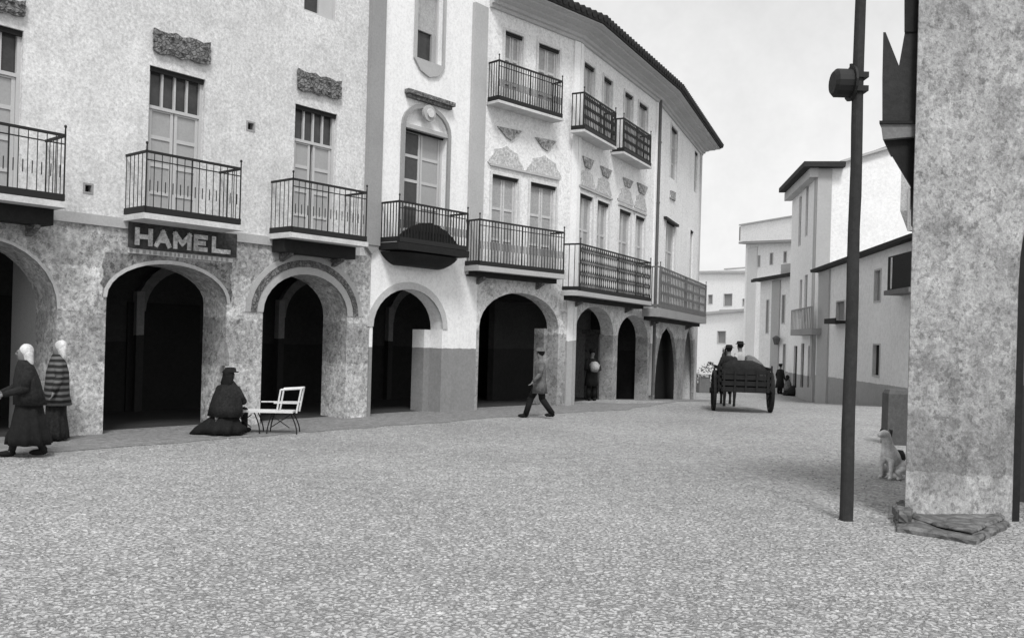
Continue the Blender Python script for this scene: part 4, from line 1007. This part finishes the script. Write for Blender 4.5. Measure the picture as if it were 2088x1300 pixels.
person('person in white headscarf and full dark skirt walking, hands held before them', g1, R(-48), 1.60, scarf=M['cloth_white'], shawl=(M['cloth_dark'], .80), skirt=(M['cloth_black'], .36, .19, -.02, .03), lean=.10,
       arms={-1: ((-.25, -.12, 1.06), (-.14, -.36, .98)), 1: ((.25, -.12, 1.06), (.12, -.38, .97))}, legs={-1: ((-.08, -.12, .48), (-.09, -.20, .08)), 1: ((.08, .02, .47), (.09, .20, .10))})
g2 = gnd(113, 898)
person('person in striped dark shawl and pale headscarf standing behind the walker in white scarf', g2, R(-60), 1.64, scarf=M['cloth_white'], shawl=(M['stripe'], .62), skirt=(M['cloth_dark'], .24, .04, 0, 0))
bp_ = g2+Vector((-.2, -.36, .0))
mb = MB(); mb.loft([(0, 0, .22, .05, .04), (0, 0, .30, .07, .05), (0, 0, .42, .045, .035), (0, 0, .50, .02, .02)], n=10)
o = mb.build('bundle', M['cloth_white'], None, local=True, smooth=True); o.matrix_world = Matrix.Translation(bp_); tag(o, 'small white cloth bundle hanging beside the striped shawl', 'bundle')
g3 = gnd(459, 886)
t3, hc3, k3 = person('person seated in black hat and wide dark shawl in front of the arcade pier', g3, R(165), 1.70, pose='sit', seat=.38, sw=1.12, scarf=M['cloth_black'], hat=(M['cloth_black'], .15, .09), shawl=(M['cloth_dark'], .34), skirt=(M['cloth_black'], .40, .03, .05, -.02), lean=.1,
       arms={-1: ((-.28, -.12, .62), (-.12, -.34, .58)), 1: ((.28, -.12, .62), (.12, -.34, .58))})
mb = MB(); mb.loft([(.42, .1, .02, .22, .22), (.36, .08, .12, .20, .2), (.16, .02, .32, .14, .14)], n=18)
mb.build('skirt_hem', M['cloth_black'], t3, local=True, smooth=True)
st_ = MB(); st_.box(-.2, .2, -.15, .17, .30, .34)
for sx in (-1, 1):
    for sy in (-1, 1): st_.box(sx*.17-.02, sx*.17+.02, sy*.12-.02, sy*.12+.02, 0, .30)
o = st_.build('stool', M['greywood'], None, local=True); o.matrix_world = Matrix.Translation(g3) @ Matrix.Rotation(R(25), 4, 'Z'); tag(o, 'low wooden stool under the person in the black hat', 'stool')
q_ = [F1.uz(x, y) for x, y in ((441, 745), (443, 722), (449, 703), (456, 690), (463, 700), (466, 722), (467, 745))]
mb = MB(); F1.plate(mb, q_, [], .001, .006); mb.build('stain', mat('damp_stain', .22, .3, 6, .5, 14), h1)
# low bench with a raised back frame
g5 = gnd(560, 882)
bn = thing('bench', 'low light bench with white seat boards, raised white back frame and thin dark legs', 'bench', g5, R(6))
for yy in (-.2, -.06, .08):
    mb = MB(); mb.box(-.80, .36, yy-.06, yy+.06, .40, .435); mb.build('seat_board', M['whitewood'], bn, local=True)
mb = MB()
for y in (-.2, .2):
    mb.tube((.06, y, .42), (.12, y, .83), .017); mb.tube((.42, y, .40), (.50, y, .86), .018)
mb.tube((.12, -.2, .83), (.50, -.2, .86), .018); mb.tube((.50, -.2, .86), (.50, .2, .86), .018); mb.tube((.12, .2, .83), (.50, .2, .86), .018)
mb.tube((-.3, .2, .57), (.45, .2, .58), .013); mb.tube((.0, -.2, .58), (.45, -.2, .58), .012)
mb.build('back_frame', M['whitewood'], bn, local=True)
for xx, sp_ in ((-.72, -.10), (-.36, .12), (-.02, -.09), (.30, .14)):
    for y in (-.17, .15):
        mb = MB(); pr = None
        for q_ in range(7):
            t_ = q_/6; p_ = Vector((xx+sp_*math.sin(t_*1.57), y+(.05 if y > 0 else -.05)*t_, .40*(1-t_)))
            if pr is not None: mb.tube(pr, p_, .013, n=6)
            pr = p_
        mb.build('leg', M['dark'], bn, local=True)
for xa_, xb_ in ((-.70, -.40), (-.05, .30)):
    mb = MB(); mb.tube((xa_, -.18, .12), (xb_, -.18, .36), .010, n=6); mb.tube((xa_, -.19, .36), (xb_, -.19, .12), .010, n=6); mb.build('brace', M['dark'], bn, local=True)
# walking man
g6 = gnd(1099, 852)
trous_m[0] = M['cloth_black']
person('person in grey coat and dark trousers striding past the arcade pier', g6, R(-80), 1.66, coat=(M['cloth_grey'], .62, .03), hat=(M['cloth_grey'], .12, .09),
       legs={-1: ((-.08, -.20, .50), (-.09, -.32, .08)), 1: ((.08, .05, .48), (.09, .32, .12))}, arms={-1: ((-.26, .12, 1.08), (-.27, .02, .86)), 1: ((.26, -.06, 1.1), (.25, -.22, .92))})
# person under arch
g7 = F4.pt(F4.uz(1206, 780, -.35)[0], 0, -.35); g7.z = gz(g7.x, g7.y)
person('person in dark clothes holding a pale bundle under the arcade arch', g7, R(20), 1.62, coat=(M['cloth_dark'], .5, .03), hat=(M['cloth_black'], .13, .09), arms={-1: ((-.26, -.08, 1.06), (-.1, -.30, 1.08)), 1: ((.26, -.08, 1.06), (.1, -.30, 1.05))})
mb = MB(); mb.ball((0, 0, 0), .15, .11, .17, 10, .45); o = mb.build('bundle', M['cloth_mid'], None, local=True, smooth=True)
o.matrix_world = Matrix.Translation(g7+Vector((.06, -.33, 1.10))); tag(o, 'pale lumpy bundle held under the arcade arch', 'bundle')

# ------------------------------------------------------------------ horse cart
gc = gnd(1512, 838)
kc = Vector((gc.x, gc.y, gz(gc.x, gc.y)))
cart = thing('horse_cart', 'dark two-wheeled cart seen from behind with high wheels, rolling down the street', 'cart', kc, R(-8))
tw = .80
for s in (-1, 1):
    mb = MB(); n = 28; rr = .58; x_ = s*tw
    for i in range(n):
        a, b = 2*math.pi*i/n, 2*math.pi*(i+1)/n
        ca, sa, cb_, sb = math.cos(a), math.sin(a), math.cos(b), math.sin(b); q = rr-.07
        mb.hexa([(x_-.04, q*ca, rr+q*sa), (x_+.04, q*ca, rr+q*sa), (x_+.04, q*cb_, rr+q*sb), (x_-.04, q*cb_, rr+q*sb), (x_-.04, rr*ca, rr+rr*sa), (x_+.04, rr*ca, rr+rr*sa), (x_+.04, rr*cb_, rr+rr*sb), (x_-.04, rr*cb_, rr+rr*sb)])
    wl = mb.build('wheel', M['dark'], cart, local=True)
    mb = MB()
    for i in range(12): a = math.pi*i/6; mb.tube((x_, 0, rr), (x_, (rr-.06)*math.cos(a), rr+(rr-.06)*math.sin(a)), .02, n=6)
    mb.tube((x_-.12, 0, rr), (x_+.12, 0, rr), .09, n=12); mb.build('spokes', M['dark'], wl, local=True)
mb = MB(); mb.tube((-tw, 0, .58), (tw, 0, .58), .035); mb.box(-.05+.0, .05, -.3, .5, .56, .62); mb.build('axle', M['dark'], cart, local=True)
mb = MB(); mb.box(-.66, .66, -.75, 1.0, .62, .68)
for zz_ in (.68, .86, 1.04, 1.20):
    for s in (-1, 1): mb.box(s*.68-.025, s*.68+.025, -.75, 1.0, zz_, zz_+.09)
[mb.box(-.655, .655, -.80, -.755, zz_, zz_+.13) for zz_ in (.60, .77, .94, 1.09)]; mb.box(-.655, .655, .955, 1.0, .68, 1.15)
for i in range(5): mb.box(-.62+i*.3, -.57+i*.3, -.83, -.802, .60, 1.16+.05*(i % 2))
for s in (-1, 1): mb.box(s*.72-.02, s*.72+.02, -.7, -.64, .62, 1.35); mb.box(s*.72-.02, s*.72+.02, .8, .86, .62, 1.3)
mb.build('body', M['dark'], cart, local=True)
mb = MB()
for s in (-1, 1): mb.tube((s*.42, .9, .66), (s*.32, 2.6, .95), .035)
mb.build('shaft', M['dark'], cart, local=True)
CW = wm(cart)
def inc(x, y, z): return CW @ Vector((x, y, z))
trous_m[0] = M['cloth_dark']
person('person in dark hat and dark coat seated on the left of the cart', inc(-.42, -.2, .46), R(175), 1.66, pose='sit', seat=.62, coat=(M['cloth_dark'], .32, .12), hat=(M['cloth_black'], .15, .09))
person('person in small dark hat driving, seated at the front of the cart', inc(-.02, .55, .60), R(215), 1.62, pose='sit', seat=.62, coat=(M['cloth_mid'], .5, .03), hat=(M['cloth_black'], .14, .10))
random.seed(9)
mb = MB(); mb.loft([(.36, -.05, .7, .30, .62, .05, 5), (.36, -.05, 1.15, .32, .60, .06, 5), (.30, .0, 1.38, .25, .45, .07, 4), (.20, .05, 1.58, .13, .22, .06, 4), (.16, .05, 1.63, .03, .05)], n=26)
o = MB(); o.v = [inc(*v) for v in mb.v]; o.f = mb.f; tag(o.build('canvas_load', M['cloth_grey'], None, smooth=True), 'grey canvas covered load peaked on the right side of the cart', 'load')
mb = MB(); mb.loft([(-.05, -.50, .68, .58, .2, .04, 9), (-.05, -.50, 1.2, .62, .22, .06, 9), (-.08, -.48, 1.36, .52, .18, .09, 7), (-.10, -.45, 1.48, .28, .1, .08, 5)], n=44)
o = MB(); o.v = [inc(*v) for v in mb.v]; o.f = mb.f; tag(o.build('sacks', M['cloth_dark'], None, smooth=True), 'dark lumpy sacks piled behind the tailboard of the cart', 'sacks')
hs = thing('horse', 'dark horse harnessed in front of the cart, mostly hidden by it', 'horse', inc(-.16, 2.55, 0)-Vector((0, 0, .05)), R(172))
P_ = [(0, .55, 1.12, .26)]; E_ = []
m1 = chain(P_, E_, 0, [(0, .1, 1.08, .28), (0, -.4, 1.12, .27)])
nk = chain(P_, E_, m1, [(0, -.68, 1.32, .17), (0, -.92, 1.55, .13)])
hd = chain(P_, E_, nk, [(0, -1.05, 1.66, .11), (0, -1.22, 1.54, .085), (0, -1.38, 1.38, .065)])
for s in (-1, 1):
    chain(P_, E_, m1, [(s*.14, -.45, .86, .12), (s*.14, -.43, .55, .065), (s*.14, -.45, .28, .042), (s*.14, -.46, .10, .045), (s*.14, -.50, .04, .055)])
    chain(P_, E_, 0, [(s*.15, .62, .88, .15), (s*.15, .50, .66, .10), (s*.15, .72, .48, .06), (s*.15, .66, .22, .042), (s*.15, .64, .10, .045), (s*.15, .60, .04, .055)])
chain(P_, E_, 0, [(0, .80, 1.20, .06), (0, .92, 1.0, .05), (0, .95, .70, .06), (0, .93, .5, .03)])
skin_body('body', P_, E_, M['fur_dark'], hs)
mb = MB()
for s in (-1, 1): mb.tube((s*.06, -1.0, 1.72), (s*.07, -1.02, 1.86), .035, .008, 8)
mb.build('ears', M['fur_dark'], hs, local=True)
mb = MB()
for i in range(10): tt = i/9; mb.ball((0, -.5-.5*tt, 1.42+.36*tt), .03, .09, .09, 8, .3)
mb.build('mane', M['cloth_black'], hs, local=True)
mb = MB()
for i in range(20):
    a, b = 2*math.pi*i/20, 2*math.pi*(i+1)/20; q = .25
    mb.tube((q*math.cos(a), -.60, 1.15+q*1.15*math.sin(a)), (q*math.cos(b), -.60, 1.15+q*1.15*math.sin(b)), .05, n=6)
mb.build('collar', M['cloth_black'], hs, local=True)

# ------------------------------------------------------------------ groups down the street
g8 = gnd(1590, 803); trous_m[0] = M['cloth_dark']
person('person in dark clothes standing right behind the cart in the street', g8, R(120), 1.68, coat=(M['cloth_dark'], .35, .08), hat=(M['cloth_black'], .13, .08))
g9 = gnd(1606, 806)
person('person in grey skirt crouching beside the dark clad stander', g9, R(100), 1.6, pose='sit', seat=.35, shawl=(M['cloth_grey'], .3), skirt=(M['cloth_dark'], .42, .02, 0, -.1), scarf=M['cloth_dark'])
g10 = gnd(1634, 805)
person('person in long dark coat standing by the doors of the tall house', g10, R(80), 1.62, coat=(M['cloth_dark'], .2, .05), hat=(M['cloth_dark'], .12, .08))
mb = MB(); mb.ball((0, 0, .28), .36, .3, .3, 12, .25); mb.ball((.4, .1, .2), .26, .25, .22, 12, .25); o = mb.build('sacks', M['cloth_dark'], None, local=True, smooth=True)
o.matrix_world = Matrix.Translation(gnd(1620, 807)); tag(o, 'low dark sacks on the ground near the doors of the tall house', 'sacks')
# stall at the left of the cart
g11 = gnd(1441, 800)
stl = thing('market_stall', 'low dark stall with a pale board top, between the corner house and the cart', 'stall', g11, R(5))
mb = MB(); mb.box(-.55, .85, -.4, .4, 1.02, 1.09); mb.build('top', M['whitewood'], stl, local=True)
mb = MB()
for sx in (-.5, .8):
    for sy in (-.35, .35): mb.box(sx-.04, sx+.04, sy-.04, sy+.04, 0, 1.02)
mb.build('legs', M['greywood'], stl, local=True)
mb = MB(); mb.box(-.48, .2, -.3, .3, 0, .5); mb.box(.25, .75, -.28, .3, 0, .42); mb.box(-.4, .1, -.25, .3, .502, .85); mb.build('crates', M['greywood'], stl, local=True)
def shrub(loc, w_, h_, label):
    mb = MB()
    for i in range(420):
        a = random.random()*6.28; rr = random.random()**.5; zz = random.random()
        k_ = math.sin(math.pi*min(1, zz*.8+.15)); p = Vector((w_*rr*k_*math.cos(a), w_*.6*rr*k_*math.sin(a), h_*zz))
        d = Vector((random.uniform(-1, 1), random.uniform(-1, 1), random.uniform(-.4, 1))).normalized()*.09; e = d.orthogonal().normalized()*.045
        mb.add([p-e, p+d, p+e, p-d*.3], [(0, 1, 2, 3)])
    mb.tube((0, 0, 0), (0, 0, h_*.6), .04, .02)
    o = mb.build('shrub', M['leaf'], None, local=True); o.matrix_world = Matrix.Translation(loc); tag(o, label, 'shrub')
shrub(gnd(1446, 792), 1.0, 1.6, 'dark leafy shrub behind the low stall')
# ------------------------------------------------------------------ light
SUN_AZ = Vector((.12, -.99)); EL = 54
az = math.atan2(SUN_AZ.x, SUN_AZ.y)
w = bpy.data.worlds.new('World'); sc.world = w; w.use_nodes = True; t = w.node_tree
bg = t.nodes['Background']; sk = N(t, 'ShaderNodeTexSky', sky_type='NISHITA'); sk.sun_disc = False
sk.sun_elevation = R(EL); sk.sun_rotation = az; sk.dust_density = 4; sk.air_density = 1.2
bw = N(t, 'ShaderNodeRGBToBW'); t.links.new(sk.outputs[0], bw.inputs[0])
cn = noise(t, N(t, 'ShaderNodeTexCoord').outputs['Generated'], 3.5, 6, .75); cn = math_node(t, 'ADD', math_node(t, 'MULTIPLY', math_node(t, 'SUBTRACT', cn, .5), .45), 1.0)
# white veil of cloud: compress the sky's brightness to an even pale grey
mx = N(t, 'ShaderNodeMath', operation='POWER'); t.links.new(bw.outputs[0], mx.inputs[0]); mx.inputs[1].default_value = .35
ml = N(t, 'ShaderNodeMath', operation='MULTIPLY'); t.links.new(mx.outputs[0], ml.inputs[0]); ml.inputs[1].default_value = 6.4
ml2 = N(t, 'ShaderNodeMath', operation='MULTIPLY'); t.links.new(ml.outputs[0], ml2.inputs[0]); t.links.new(cn, ml2.inputs[1]); ml = ml2
t.links.new(ml.outputs[0], bg.inputs['Color']); bg.inputs['Strength'].default_value = .10
sd = bpy.data.lights.new('sun', 'SUN'); so = bpy.data.objects.new('sun', sd); COL.objects.link(so)
sd.energy = 2.7; sd.angle = R(14); sd.color = (1, .998, .995)
v = Vector((SUN_AZ.x*math.cos(R(EL)), SUN_AZ.y*math.cos(R(EL)), math.sin(R(EL))))
so.rotation_euler = v.to_track_quat('Z', 'Y').to_euler()
so.location = (6, -12, 20)
sc.view_settings.view_transform = 'Standard'; sc.view_settings.look = 'None'; sc.view_settings.exposure = -.1; sc.view_settings.gamma = 1
sc.render.engine = 'CYCLES'
sc.cycles.filter_width = 1.5
for o in bpy.data.objects:
    if 'wm' in o: del o['wm']
